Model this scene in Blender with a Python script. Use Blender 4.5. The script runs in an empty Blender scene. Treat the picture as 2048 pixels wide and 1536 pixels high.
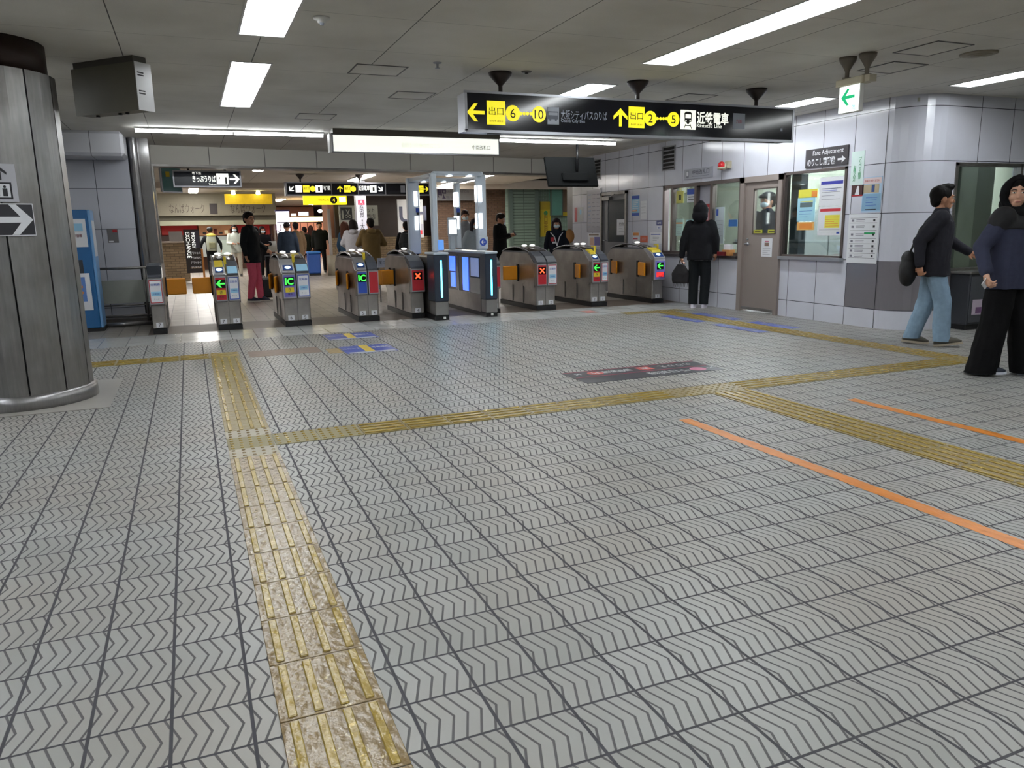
import bpy, bmesh, math, random
from mathutils import Vector, Matrix, noise
PI=math.pi
R=math.radians
rnd=random.Random(7)
SC=bpy.context.scene
COL=SC.collection

# ------------------------------------------------------------------ camera
F_PX,PIT,YAW,ROL,CH=1526.06,0.1997,0.3917,-0.0187,1.275
_cy,_sy=math.cos(YAW),math.sin(YAW)
FWD=Vector((_sy*math.cos(PIT),_cy*math.cos(PIT),-math.sin(PIT)))
_r=Vector((_cy,-_sy,0)); _u=_r.cross(FWD)
RT=_r*math.cos(ROL)+_u*math.sin(ROL); UP=-_r*math.sin(ROL)+_u*math.cos(ROL)
CAM=Vector((0,0,CH))
def ray(u,v): return FWD+RT*((u-1024)/F_PX)-UP*((v-768)/F_PX)
def at(u,v,Y):
    d=ray(u,v); return CAM+d*(Y/d.y)
def atx(u,v,X):
    d=ray(u,v); return CAM+d*(X/d.x)
cd=bpy.data.cameras.new('camera'); cam=bpy.data.objects.new('camera',cd); COL.objects.link(cam)
cd.sensor_width=36; cd.lens=F_PX/2048*36; cd.sensor_fit='HORIZONTAL'; cd.clip_end=200
m=Matrix((( RT.x,UP.x,-FWD.x,0),(RT.y,UP.y,-FWD.y,0),(RT.z,UP.z,-FWD.z,0),(0,0,0,1)))
cam.matrix_world=Matrix.Translation(CAM)@m
SC.camera=cam
SC.view_settings.view_transform='Standard'; SC.view_settings.look='None'
SC.view_settings.exposure=0.0; SC.view_settings.gamma=1; SC.view_settings.use_curve_mapping=False

# ------------------------------------------------------------------ materials
def lin(h):
    if isinstance(h,str):
        h=h.lstrip('#'); h=h if len(h)==6 else ''.join(q*2 for q in h); c=[int(h[i:i+2],16)/255 for i in (0,2,4)]
        return tuple((x/12.92 if x<=.04045 else ((x+.055)/1.055)**2.4) for x in c)
    return h
_M={}
def M(name,col,rough=.5,metal=0,var=.08,scale=8,emit=0,bump=0,alpha=1,trans=0,stretch=None,spec=.5):
    if name in _M: return _M[name]
    mt=bpy.data.materials.new(name); mt.use_nodes=True; nt=mt.node_tree; b=nt.nodes['Principled BSDF']
    c=lin(col); b.inputs['Roughness'].default_value=rough; b.inputs['Metallic'].default_value=metal
    b.inputs['Specular IOR Level'].default_value=spec
    tc=nt.nodes.new('ShaderNodeTexCoord'); src=tc.outputs['Object']
    if stretch:
        mp=nt.nodes.new('ShaderNodeMapping'); mp.inputs['Scale'].default_value=stretch
        nt.links.new(src,mp.inputs[0]); src=mp.outputs[0]
    n=nt.nodes.new('ShaderNodeTexNoise'); n.inputs['Scale'].default_value=scale; n.inputs['Detail'].default_value=4
    nt.links.new(src,n.inputs['Vector'])
    mx=nt.nodes.new('ShaderNodeMix'); mx.data_type='RGBA'
    mx.inputs[6].default_value=(*[max(0,x*(1-var)) for x in c],1); mx.inputs[7].default_value=(*[min(1,x*(1+var)) for x in c],1)
    nt.links.new(n.outputs['Fac'],mx.inputs[0]); nt.links.new(mx.outputs[2],b.inputs['Base Color'])
    if emit:
        nt.links.new(mx.outputs[2],b.inputs['Emission Color']); b.inputs['Emission Strength'].default_value=emit
        if emit<3: mt.cycles.emission_sampling='NONE'
    if bump:
        bp=nt.nodes.new('ShaderNodeBump'); bp.inputs['Strength'].default_value=min(1,bump); bp.inputs['Distance'].default_value=.01
        nt.links.new(n.outputs['Fac'],bp.inputs['Height']); nt.links.new(bp.outputs[0],b.inputs['Normal'])
    if alpha<1: b.inputs['Alpha'].default_value=alpha
    if trans: b.inputs['Transmission Weight'].default_value=trans
    _M[name]=mt; return mt
def glass(name='window_glass',tint='#eef3ef',mixf=.10):
    if name in _M: return _M[name]
    mt=bpy.data.materials.new(name); mt.use_nodes=True; nt=mt.node_tree; nt.nodes.clear()
    o=nt.nodes.new('ShaderNodeOutputMaterial'); t=nt.nodes.new('ShaderNodeBsdfTransparent'); g=nt.nodes.new('ShaderNodeBsdfGlossy')
    t.inputs[0].default_value=(*lin(tint),1); g.inputs['Roughness'].default_value=.03
    fr=nt.nodes.new('ShaderNodeFresnel'); fr.inputs[0].default_value=1.5
    mm=nt.nodes.new('ShaderNodeMath'); mm.operation='MULTIPLY_ADD'; mm.inputs[1].default_value=.5; mm.inputs[2].default_value=mixf*.1
    nt.links.new(fr.outputs[0],mm.inputs[0])
    x=nt.nodes.new('ShaderNodeMixShader'); nt.links.new(mm.outputs[0],x.inputs[0]); nt.links.new(t.outputs[0],x.inputs[1]); nt.links.new(g.outputs[0],x.inputs[2]); nt.links.new(x.outputs[0],o.inputs[0])
    _M[name]=mt; return mt
class X:
    """little node-expression helper"""
    def __init__(s,nt,o): s.nt=nt; s.o=o
    def _m(s,op,b=None,c=None,clamp=False):
        n=s.nt.nodes.new('ShaderNodeMath'); n.operation=op; n.use_clamp=clamp
        for i,v in enumerate((s,b,c)):
            if v is None: continue
            if isinstance(v,X): s.nt.links.new(v.o,n.inputs[i])
            else: n.inputs[i].default_value=v
        return X(s.nt,n.outputs[0])
    def __add__(s,b): return s._m('ADD',b)
    def __sub__(s,b): return s._m('SUBTRACT',b)
    def __mul__(s,b): return s._m('MULTIPLY',b)
    def __truediv__(s,b): return s._m('DIVIDE',b)
    def frac(s): return s._m('FRACT')
    def floor(s): return s._m('FLOOR')
    def abs(s): return s._m('ABSOLUTE')
    def mn(s,b): return s._m('MINIMUM',b)
    def mx(s,b): return s._m('MAXIMUM',b)
    def lt(s,b): return s._m('LESS_THAN',b)
    def step(s,a,b):   # 1 below a .. 0 above b
        n=s.nt.nodes.new('ShaderNodeMapRange'); n.inputs[1].default_value=a; n.inputs[2].default_value=b; n.inputs[3].default_value=1; n.inputs[4].default_value=0
        s.nt.links.new(s.o,n.inputs[0]); return X(s.nt,n.outputs[0])
def newmat(name):
    mt=bpy.data.materials.new(name); mt.use_nodes=True; nt=mt.node_tree; b=nt.nodes['Principled BSDF']
    tc=nt.nodes.new('ShaderNodeTexCoord'); sp=nt.nodes.new('ShaderNodeSeparateXYZ'); nt.links.new(tc.outputs['Object'],sp.inputs[0])
    _M[name]=mt
    return mt,nt,b,tc,[X(nt,sp.outputs[i]) for i in range(3)]
def mixc(nt,f,a,b):
    m_=nt.nodes.new('ShaderNodeMix'); m_.data_type='RGBA'
    for i,v in ((0,f),(6,a),(7,b)):
        if isinstance(v,X): nt.links.new(v.o,m_.inputs[i])
        elif isinstance(v,bpy.types.NodeSocket): nt.links.new(v,m_.inputs[i])
        elif i==0: m_.inputs[0].default_value=v
        else: m_.inputs[i].default_value=(*lin(v),1)
    return m_.outputs[2]
def tnoise(nt,tc,scale,detail=3):
    n=nt.nodes.new('ShaderNodeTexNoise'); n.inputs['Scale'].default_value=scale; n.inputs['Detail'].default_value=detail
    nt.links.new(tc.outputs['Object'],n.inputs['Vector']); return X(nt,n.outputs['Fac'])
def wnoise(nt,a,b):
    c=nt.nodes.new('ShaderNodeCombineXYZ'); nt.links.new(a.o,c.inputs[0]); nt.links.new(b.o,c.inputs[1])
    w=nt.nodes.new('ShaderNodeTexWhiteNoise'); nt.links.new(c.outputs[0],w.inputs['Vector']); return X(nt,w.outputs['Value'])
def bump(nt,b,h,dist,strength=1):
    bp=nt.nodes.new('ShaderNodeBump'); bp.inputs['Distance'].default_value=dist; bp.inputs['Strength'].default_value=strength
    nt.links.new(h.o,bp.inputs['Height']); nt.links.new(bp.outputs[0],b.inputs['Normal'])

def floor_mat():
    mt,nt,b,tc,(x,y,z)=newmat('chevron_floor_tiles')
    tx=(x-.6397)/.2; ty=(y-1.4564)/.2; fx=tx.frac(); fy=ty.frac()
    ex=fx.mn((fx*-1)+1)*.2; ey=fy.mn((fy*-1)+1)*.2
    j=ex.step(.0038,.0055).mx(ey.step(.0031,.0047))
    g=((fx-.105)+((fy*2-1).abs()*.18))/.196
    gg=(((g+.5).frac()-.5).abs())*(.196*.2*.94)
    ch=gg.step(.0023,.0039)
    w=wnoise(nt,tx.floor(),ty.floor()); big=tnoise(nt,tc,.9,3); fine=tnoise(nt,tc,60,3)
    c=mixc(nt,w,'#8f8f8b','#9e9e9b'); c=mixc(nt,big.step(.62,.40),c,'#96918a'); c=mixc(nt,fine*.25,c,'#93908c')
    c=mixc(nt,ch*.86,c,'#454447'); c=mixc(nt,j,c,'#3f3e43')
    nt.links.new(c,b.inputs['Base Color'])
    gr=j.mx(ch)
    ro=(gr*.45)+.36+(w*.08); nt.links.new(ro.o,b.inputs['Roughness'])
    bump(nt,b,(gr*-1)+(fine*.08)+(w*.0),.0022,.9)
    return mt
def grid_mat(name,c1,c2,jc,sx,sy,jw,axes=(0,1),off=(0,0),rough=.4,bumpd=.001,var=None,extra=None,spec=.5):
    mt,nt,b,tc,P=newmat(name)
    a,bb=P[axes[0]],P[axes[1]]
    tx=(a-off[0])/sx; ty=(bb-off[1])/sy; fx=tx.frac(); fy=ty.frac()
    j=(fx.mn((fx*-1)+1)*sx).step(jw*.5,jw*.5+.0015).mx((fy.mn((fy*-1)+1)*sy).step(jw*.5,jw*.5+.0015))
    w=wnoise(nt,tx.floor(),ty.floor()); n=tnoise(nt,tc,3,4)
    c=mixc(nt,w,c1,c2)
    if var: c=mixc(nt,n.step(.65,.4),c,var)
    if extra: c=extra(nt,tc,P,c)
    c=mixc(nt,j,c,jc); nt.links.new(c,b.inputs['Base Color']); b.inputs['Roughness'].default_value=rough; b.inputs['Specular IOR Level'].default_value=spec
    bump(nt,b,(j*-1)+(n*.05),bumpd)
    return mt
def brick_mat(name,c1,c2,mortar,axes,bw=.22,bh=.07):
    mt,nt,b,tc,P=newmat(name)
    a,z=P[axes[0]],P[axes[1]]
    row=(z/bh); rr=row.floor(); u=(a/bw)+(rr*.5)
    fu=u.frac(); fv=row.frac()
    j=(fu.mn((fu*-1)+1)*bw).step(.005,.009).mx((fv.mn((fv*-1)+1)*bh).step(.005,.009))
    w=wnoise(nt,u.floor(),rr); c=mixc(nt,w,c1,c2); c=mixc(nt,j,c,mortar); nt.links.new(c,b.inputs['Base Color'])
    b.inputs['Roughness'].default_value=.7; bump(nt,b,j*-1,.004)
    return mt
def wall_mat(name,ax):
    def band(nt,tc,P,c):
        return c
    mt,nt,b,tc,P=newmat(name)
    a,z=P[ax],P[2]
    o={1:.46,0:.13}[ax]
    tx=(a-o)/.52 if ax==1 else (a-8.15)/.56
    if ax==1: tx=(a-6.90)/.517
    fx=tx.frac(); j=(fx.mn((fx*-1)+1)*.517).step(.003,.005)
    for zz in (.23,.82,1.385,1.965,2.57):
        if ax==1 and zz==.82: pass
        j=j.mx(((z-zz).abs()).step(.003,.005))
    w=wnoise(nt,tx.floor(),z.floor()); n=tnoise(nt,tc,2.5,4)
    c=mixc(nt,w,'#cccdd9','#d4d5df'); c=mixc(nt,n.step(.6,.35)*.4,c,'#c4c4cd')
    # dark grey band panels round the corner
    inb=(((z-.525).abs()).step(.294,.295))
    if ax==1: inb=inb*(a.step(7.42,7.421))
    c=mixc(nt,inb,c,'#777378')
    c=mixc(nt,j,c,'#3a3a44'); nt.links.new(c,b.inputs['Base Color']); b.inputs['Roughness'].default_value=.16
    bump(nt,b,(j*-1)+(tnoise(nt,tc,1.3,1)*.6),.002)
    return mt
def ceil_mat(name,col,s=.977,ox=1.61,oy=5.46):
    mt,nt,b,tc,(x,y,z)=newmat(name)
    fx=((x-ox)/s).frac(); fy=((y-oy)/s).frac()
    j=(fx.mn((fx*-1)+1)*s).step(.0025,.005).mx((fy.mn((fy*-1)+1)*s).step(.001,.0035)*.75)
    n=tnoise(nt,tc,1.1,5); f=tnoise(nt,tc,90,2)
    c=mixc(nt,n.step(.7,.35)*.5,col,'#a8a499'); c=mixc(nt,f*.2,c,'#8f8c88'); c=mixc(nt,j,c,'#4c4a48')
    nt.links.new(c,b.inputs['Base Color']); b.inputs['Roughness'].default_value=.75; bump(nt,b,(f*.4)-j,.001)
    return mt
def tact_mat(name,c1,c2,dirt):
    mt,nt,b,tc,P=newmat(name)
    n=tnoise(nt,tc,7,6); f=tnoise(nt,tc,45,4)
    c=mixc(nt,n.step(.62,.38),c1,c2); c=mixc(nt,f.step(.36,.30)*.8,c,dirt); nt.links.new(c,b.inputs['Base Color'])
    b.inputs['Roughness'].default_value=.36; bump(nt,b,(tnoise(nt,tc,22,3))+(f*.3),.006,.9)
    return mt
def steel(name,col='#8d8b89',rough=.34,st=(1,1,14)):
    if name in _M: return _M[name]
    mt,nt,b,tc,P=newmat(name)
    mp=nt.nodes.new('ShaderNodeMapping'); mp.inputs['Scale'].default_value=st; nt.links.new(tc.outputs['Object'],mp.inputs[0])
    n=nt.nodes.new('ShaderNodeTexNoise'); n.inputs['Scale'].default_value=9; n.inputs['Detail'].default_value=5; nt.links.new(mp.outputs[0],n.inputs['Vector'])
    nn=X(nt,n.outputs['Fac']); g=tnoise(nt,tc,2.2,5)
    c=mixc(nt,nn,col,'#a6a4a2'); c=mixc(nt,g.step(.6,.4)*.45,c,'#6f6964'); nt.links.new(c,b.inputs['Base Color'])
    b.inputs['Metallic'].default_value=.85; r=(g*.25)+(rough-.1); nt.links.new(r.o,b.inputs['Roughness']); bump(nt,b,nn,.0006,.5)
    return mt

# ------------------------------------------------------------------ mesh building
class MB:
    def __init__(s): s.v=[]; s.f=[]; s.mi=[]; s.m=0; s.T=None
    def add(s,vs,fs):
        o=len(s.v)
        if s.T is not None: vs=[s.T@Vector(p) for p in vs]
        s.v+=[tuple(p) for p in vs]; s.f+=[tuple(i+o for i in f) for f in fs]; s.mi+=[s.m]*len(fs); return s
    def mat(s,i): s.m=i; return s
    def box(s,x0,x1,y0,y1,z0,z1,bv=0):
        x0,x1=min(x0,x1),max(x0,x1); y0,y1=min(y0,y1),max(y0,y1); z0,z1=min(z0,z1),max(z0,z1)
        bv=min(bv,(x1-x0)*.45,(y1-y0)*.45,(z1-z0)*.45)
        if bv<=0:
            return s.add([(x0,y0,z0),(x1,y0,z0),(x1,y1,z0),(x0,y1,z0),(x0,y0,z1),(x1,y0,z1),(x1,y1,z1),(x0,y1,z1)],
                 [(3,2,1,0),(4,5,6,7),(0,1,5,4),(1,2,6,5),(2,3,7,6),(3,0,4,7)])
        vs=[];ix={}
        for i,(a0,a1) in enumerate(((x0,x1),)): pass
        for sx in (0,1):
            for sy in (0,1):
                for sz in (0,1):
                    for k in range(3):
                        p=[x1 if sx else x0,y1 if sy else y0,z1 if sz else z0]
                        for q in range(3):
                            if q!=k: p[q]+= -bv if (sx,sy,sz)[q] else bv
                        ix[(sx,sy,sz,k)]=len(vs); vs.append(tuple(p))
        I=lambda a,b,c,k: ix[(a,b,c,k)]
        fs=[]
        for k in range(3):
            for sd in (0,1):
                q=[]
                for a,b_ in ((0,0),(1,0),(1,1),(0,1)):
                    t=[0,0,0]; t[k]=sd; t[(k+1)%3]=a; t[(k+2)%3]=b_; q.append(I(*t,k))
                fs.append(tuple(q) if sd else tuple(reversed(q)))
        for k in range(3):
            for a in (0,1):
                for b_ in (0,1):
                    t0=[0,0,0];t1=[0,0,0]; t0[k]=0;t1[k]=1; t0[(k+1)%3]=t1[(k+1)%3]=a; t0[(k+2)%3]=t1[(k+2)%3]=b_
                    k1,k2=(k+1)%3,(k+2)%3
                    q=(I(*t0,k1),I(*t1,k1),I(*t1,k2),I(*t0,k2))
                    fs.append(q if (a^b_)==1 else tuple(reversed(q)))
        for t in ix:
            pass
        for sx in (0,1):
            for sy in (0,1):
                for sz in (0,1):
                    q=(I(sx,sy,sz,0),I(sx,sy,sz,1),I(sx,sy,sz,2)); fs.append(q if (sx+sy+sz)%2 else tuple(reversed(q)))
        return s.add(vs,fs)
    def prism(s,poly,a,b,axis='x'):
        """poly: list of 2d points; extruded along axis from a to b. x:(y,z) y:(x,z) z:(x,y)"""
        n=len(poly)
        f={'x':lambda p,t:(t,p[0],p[1]),'y':lambda p,t:(p[0],t,p[1]),'z':lambda p,t:(p[0],p[1],t)}[axis]
        vs=[f(p,a) for p in poly]+[f(p,b) for p in poly]
        fs=[tuple(reversed(range(n))),tuple(range(n,2*n))]+[(i,(i+1)%n,(i+1)%n+n,i+n) for i in range(n)]
        return s.add(vs,fs)
    def cyl(s,p0,p1,r0,r1=None,n=16,cap=True):
        r1=r0 if r1 is None else r1; p0=Vector(p0);p1=Vector(p1); d=(p1-p0).normalized()
        a=d.orthogonal().normalized(); b=d.cross(a)
        vs=[p0+(a*math.cos(2*PI*i/n)+b*math.sin(2*PI*i/n))*r0 for i in range(n)]+[p1+(a*math.cos(2*PI*i/n)+b*math.sin(2*PI*i/n))*r1 for i in range(n)]
        fs=[(i,(i+1)%n,(i+1)%n+n,i+n) for i in range(n)]
        if cap: fs+=[tuple(reversed(range(n))),tuple(range(n,2*n))]
        return s.add(vs,fs)
    def tube(s,pts,r,n=8):
        for a,b in zip(pts,pts[1:]): s.cyl(a,b,r,n=n)
        for p in pts[1:-1]: s.ell(p,(r,r,r),n,6)
        return s
    def lathe(s,c,prof,n=24):
        vs=[];fs=[];k=len(prof)
        for r,z in prof:
            for i in range(n): vs.append((c[0]+r*math.cos(2*PI*i/n),c[1]+r*math.sin(2*PI*i/n),c[2]+z))
        for j in range(k-1):
            for i in range(n): fs.append((j*n+i,j*n+(i+1)%n,(j+1)*n+(i+1)%n,(j+1)*n+i))
        fs+=[tuple(reversed(range(n))),tuple((k-1)*n+i for i in range(n))]
        return s.add(vs,fs)
    def ell(s,c,r,n=12,m_=8,rot=None):
        vs=[];c=Vector(c)
        for j in range(1,m_):
            t=PI*j/m_
            for i in range(n):
                p=Vector((math.cos(2*PI*i/n)*math.sin(t)*r[0],math.sin(2*PI*i/n)*math.sin(t)*r[1],math.cos(t)*r[2]))
                if rot: p=rot@p
                vs.append(c+p)
        t=Vector((0,0,r[2])); t=rot@t if rot else t
        vs+=[c+t,c-t]; T=len(vs)-2;B=T+1; fs=[]
        for j in range(m_-2):
            for i in range(n): fs.append((j*n+i,(j+1)*n+i,(j+1)*n+(i+1)%n,j*n+(i+1)%n))
        for i in range(n): fs.append((T,i,(i+1)%n)); fs.append((B,(m_-2)*n+(i+1)%n,(m_-2)*n+i))
        return s.add(vs,fs)
    def limb(s,pts,rad,n=12):
        for i in range(len(pts)-1): s.cyl(pts[i],pts[i+1],rad[i],rad[i+1],n)
        for p,r in zip(pts,rad): s.ell(p,(r,r,r),n,8)
        return s
    def loft(s,st,n=20,pw=1.0):
        vs=[];fs=[];k=len(st)
        for (cx,cy,cz,rx,ry) in st:
            for i in range(n):
                c_,s_=math.cos(2*PI*i/n),math.sin(2*PI*i/n)
                vs.append((cx+rx*math.copysign(abs(c_)**pw,c_),cy+ry*math.copysign(abs(s_)**pw,s_),cz))
        up=st[-1][2]>st[0][2]
        for j in range(k-1):
            for i in range(n):
                q=(j*n+i,j*n+(i+1)%n,(j+1)*n+(i+1)%n,(j+1)*n+i); fs.append(q if up else tuple(reversed(q)))
        a,b=tuple(reversed(range(n))),tuple((k-1)*n+i for i in range(n))
        fs+=[a,b] if up else [tuple(reversed(a)),tuple(reversed(b))]
        return s.add(vs,fs)
    def quad(s,a,b,c,d): return s.add([a,b,c,d],[(0,1,2,3)])
    def mesh(s,name,mats,smooth=False):
        me=bpy.data.meshes.new(name); me.from_pydata(s.v,[],s.f); me.update()
        bm=bmesh.new(); bm.from_mesh(me); bmesh.ops.recalc_face_normals(bm,faces=bm.faces); bm.to_mesh(me); bm.free()
        for q in (mats if isinstance(mats,(list,tuple)) else [mats]): me.materials.append(q)
        me.polygons.foreach_set('material_index',s.mi)
        if smooth: me.polygons.foreach_set('use_smooth',[True]*len(me.polygons))
        return me
def obj(name,mb,mats,parent=None,smooth=False,loc=None,label=None):
    me=mb.mesh(name,mats,smooth) if isinstance(mb,MB) else mb
    o=bpy.data.objects.new(name,me); COL.objects.link(o)
    if parent: o.parent=parent
    if loc: o.location=loc
    if label: o['label']=label
    return o
def thing(name,label,cat,loc=(0,0,0),rz=0,group=None):
    o=bpy.data.objects.new(name,None); COL.objects.link(o); o.location=loc; o.rotation_euler=(0,0,rz); o.empty_display_size=.1
    return tag(o,label,cat,group)
def tag(o,label,cat,group=None,kind=None):
    o['label']=label; o['category']=cat
    if group: o['group']=group
    if kind: o['kind']=kind
    return o
def struct(name,mb,mats,parent=None,smooth=False,label=None):
    o=obj(name,mb,mats,parent,smooth)
    if parent is None: o['kind']='structure'
    if label: o['label']=label
    return o
def B(*a,**k): return MB().box(*a,**k)

# text -> mesh.  frame 'w' : wall sign, local x right, z up, facing -y ; 'f': lying flat
def text(parent,s,size,x,z,mat,y=-.002,width=None,frame='w',rot=0,align='CENTER',name='lettering',bold=0,thick=.0015,vert=False):
    cu=bpy.data.curves.new('t','FONT'); cu.body='\n'.join(s) if vert else s; cu.size=size; cu.align_x=align; cu.align_y='CENTER'; cu.extrude=thick/2; cu.offset=bold; cu.resolution_u=3
    if vert: cu.space_line=.82
    to=bpy.data.objects.new('t',cu); COL.objects.link(to)
    dg=bpy.context.evaluated_depsgraph_get(); me=bpy.data.meshes.new_from_object(to.evaluated_get(dg))
    bpy.data.objects.remove(to); bpy.data.curves.remove(cu)
    if len(me.vertices)==0: return None
    xs=[v.co.x for v in me.vertices]; ys=[v.co.y for v in me.vertices]
    cx=(max(xs)+min(xs))/2 if align=='CENTER' else (min(xs) if align=='LEFT' else max(xs)); cy_=(max(ys)+min(ys))/2
    k=width/(max(xs)-min(xs)) if width else 1
    cr,sr=math.cos(rot),math.sin(rot)
    for v in me.vertices:
        a=(v.co.x-cx)*k; b=v.co.y-cy_; t=v.co.z
        a,b=a*cr-b*sr,a*sr+b*cr
        v.co=(x+a,y-t,z+b) if frame=='w' else (x+a,z+b,y+t)
    me.materials.clear(); me.materials.append(mat)
    me.name=name
    return obj(name,me,mat,parent)
def arrow_poly(s,d):
    """arrow of size s pointing left, in 2d; rotated by d"""
    p=[(-.5,0),(-.08,.46),(.12,.46),(-.16,.09),(.5,.09),(.5,-.09),(-.16,-.09),(.12,-.46),(-.08,-.46)]
    c,q=math.cos(d),math.sin(d)
    return [((a*c-b*q)*s,(a*q+b*c)*s) for a,b in p]
def arrow(parent,s,x,z,mat,d=0,y=-.002,name='arrow'):
    p=arrow_poly(s,d); mb=MB()
    # build from convex pieces: shaft + two wings
    P=arrow_poly(s,d)
    for idx in ((0,1,2,3),(0,8,7,6),(3,4,5,6),(0,3,6)):
        mb.prism([(x+P[i][0],z+P[i][1]) for i in idx],y-.0008,y+.0008,'y')
    return obj(name,mb,mat,parent)
def disc(parent,r,x,z,mat,y=-.0015,name='disc',n=28):
    return obj(name,MB().prism([(x+r*math.cos(2*PI*i/n),z+r*math.sin(2*PI*i/n)) for i in range(n)],y-.0006,y+.0006,'y'),mat,parent)
def plate(parent,x0,x1,z0,z1,mat,y=-.0015,name='panel',t=.0012):
    return obj(name,B(x0,x1,y-t/2,y+t/2,z0,z1),mat,parent)

# palette
WHT=M('white_paint','#d8d8d6',.5); BLK=M('black_plastic','#131316',.4); DGR=M('charcoal_paint','#2c3038',.35)
PAPER=M('white_paper','#dcdde2',.6,var=.03); INK=M('dark_ink','#26262c',.6); GREYINK=M('grey_ink','#7d7d88',.6)
YEL=M('yellow_enamel','#d9c02a',.4); RED=M('red_enamel','#b3202c',.4); ORG=M('orange_flap_plastic','#e8951c',.38,var=.1,scale=5)
LBLUE=M('light_blue_print','#8fc0dc',.5); BLUE=M('blue_print','#2c4fae',.5); VIO=M('violet_print','#6c66b0',.45); GRN=M('green_print','#1e9a5a',.5)
ORP=M('orange_print','#dd8a3a',.5); YLP=M('yellow_print','#dfd84e',.55); PINK=M('pink_print','#c96f8c',.5)
STEEL=steel('brushed_steel','#a5a3a1'); STEELD=steel('dark_steel','#5d5b59',.4); STEELV=steel('column_steel','#84848c',.3,(14,14,.6))
FRAME=M('bronze_frame','#6d6360',.35,.6,scale=4); LED_C=M('cyan_led','#3fc8ff',.3,emit=9); LED_G=M('green_led','#2fd838',.3,emit=2.2); LED_R=M('red_led','#ff4b28',.3,emit=2.0)
LED_W=M('white_led','#f4fbff',.3,emit=2.4); LED_B=M('blue_led','#2a52e0',.3,emit=2.2); SKIN=M('skin','#b98568',.5,var=.05,scale=20); SKIN2=M('pale_skin','#c79a82',.5,var=.05,scale=20)
SIGN_W=M('lit_white_sign','#f6f8ee',.4,emit=.62,var=.01); SIGN_Y=M('lit_yellow_sign','#f0e01c',.4,emit=.85,var=.02); SIGNW2=M('lit_white_panel','#f4f6f4',.4,emit=.9,var=.01)
SIGN_BK=M('glossy_black_sign','#14161f',.12,var=.1); ALU=M('aluminium','#a9abb2',.35,.7,var=.04); GREYW=M('grey_symbol','#9aa0ac',.4); CREAM=M('cream_paint','#b8b09a',.5)
GL=glass()
# ------------------------------------------------------------------ people
def fuse(name,mb,mat,parent,vox,smooth=3,wr=0,wsc=9,seed=0,stretch=(1,1,.6),zmin=None):
    me=mb.mesh('t',mat); o=bpy.data.objects.new('t',me); COL.objects.link(o)
    r=o.modifiers.new('r','REMESH'); r.mode='VOXEL'; r.voxel_size=vox; r.use_smooth_shade=True
    if smooth:
        q=o.modifiers.new('s','SMOOTH'); q.factor=.5; q.iterations=smooth
    dg=bpy.context.evaluated_depsgraph_get(); me2=bpy.data.meshes.new_from_object(o.evaluated_get(dg))
    bpy.data.objects.remove(o); bpy.data.meshes.remove(me)
    if wr:
        nn=[v.normal.copy() for v in me2.vertices]
        for v,n_ in zip(me2.vertices,nn):
            p=v.co*wsc; k=noise.noise(Vector((p.x*stretch[0]+seed,p.y*stretch[1],p.z*stretch[2])))+.5*noise.noise(Vector((p.x*2.3,p.y*2.3+seed,p.z*1.9)))
            v.co=v.co+n_*k*wr
    if zmin is not None:
        for v in me2.vertices:
            if v.co.z<zmin: v.co.z=zmin+(v.co.z-zmin)*.02
    me2.materials.clear(); me2.materials.append(mat); me2.name=name
    for p in me2.polygons: p.use_smooth=True; p.material_index=0
    return obj(name,me2,mat,parent)
def V3(*a): return Vector(a)
def hand(mb,W,d,palm_n,side,s,curl=.5,grip=0):
    """wrist W, direction d (unit), palm_n unit normal of palm; side +1/-1 gives where the thumb is"""
    d=d.normalized(); n=(palm_n-d*palm_n.dot(d)).normalized(); t=d.cross(n)*side
    mb.limb([W,W+d*.03*s],[.024*s,.027*s],10)
    for k in range(4):
        base=W+d*.072*s+t*(.027-.018*k)*s
        mb.limb([W+d*.02*s+t*(.014-.009*k)*s,base],[.016*s,.0125*s],8)
        L=[.04,.046,.043,.034][k]*s; a=curl+.06*k; q=base; ang=a*.5
        spread=t*(.12-.08*k)
        for i in range(3):
            dd=(d*math.cos(ang)+n*math.sin(ang)+spread).normalized(); q2=q+dd*L*[1,.7,.55][i]; mb.limb([q,q2],[.0088*s,.0078*s],8); q=q2; ang+=a+grip
    b=W+d*.025*s+t*.022*s; m1=b+(d*.55+t*.75+n*.25).normalized()*.038*s; m2=m1+(d*.9+t*.25+n*.35).normalized()*.034*s
    mb.limb([b,m1,m2],[.0125*s,.0105*s,.008*s],8)
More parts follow.
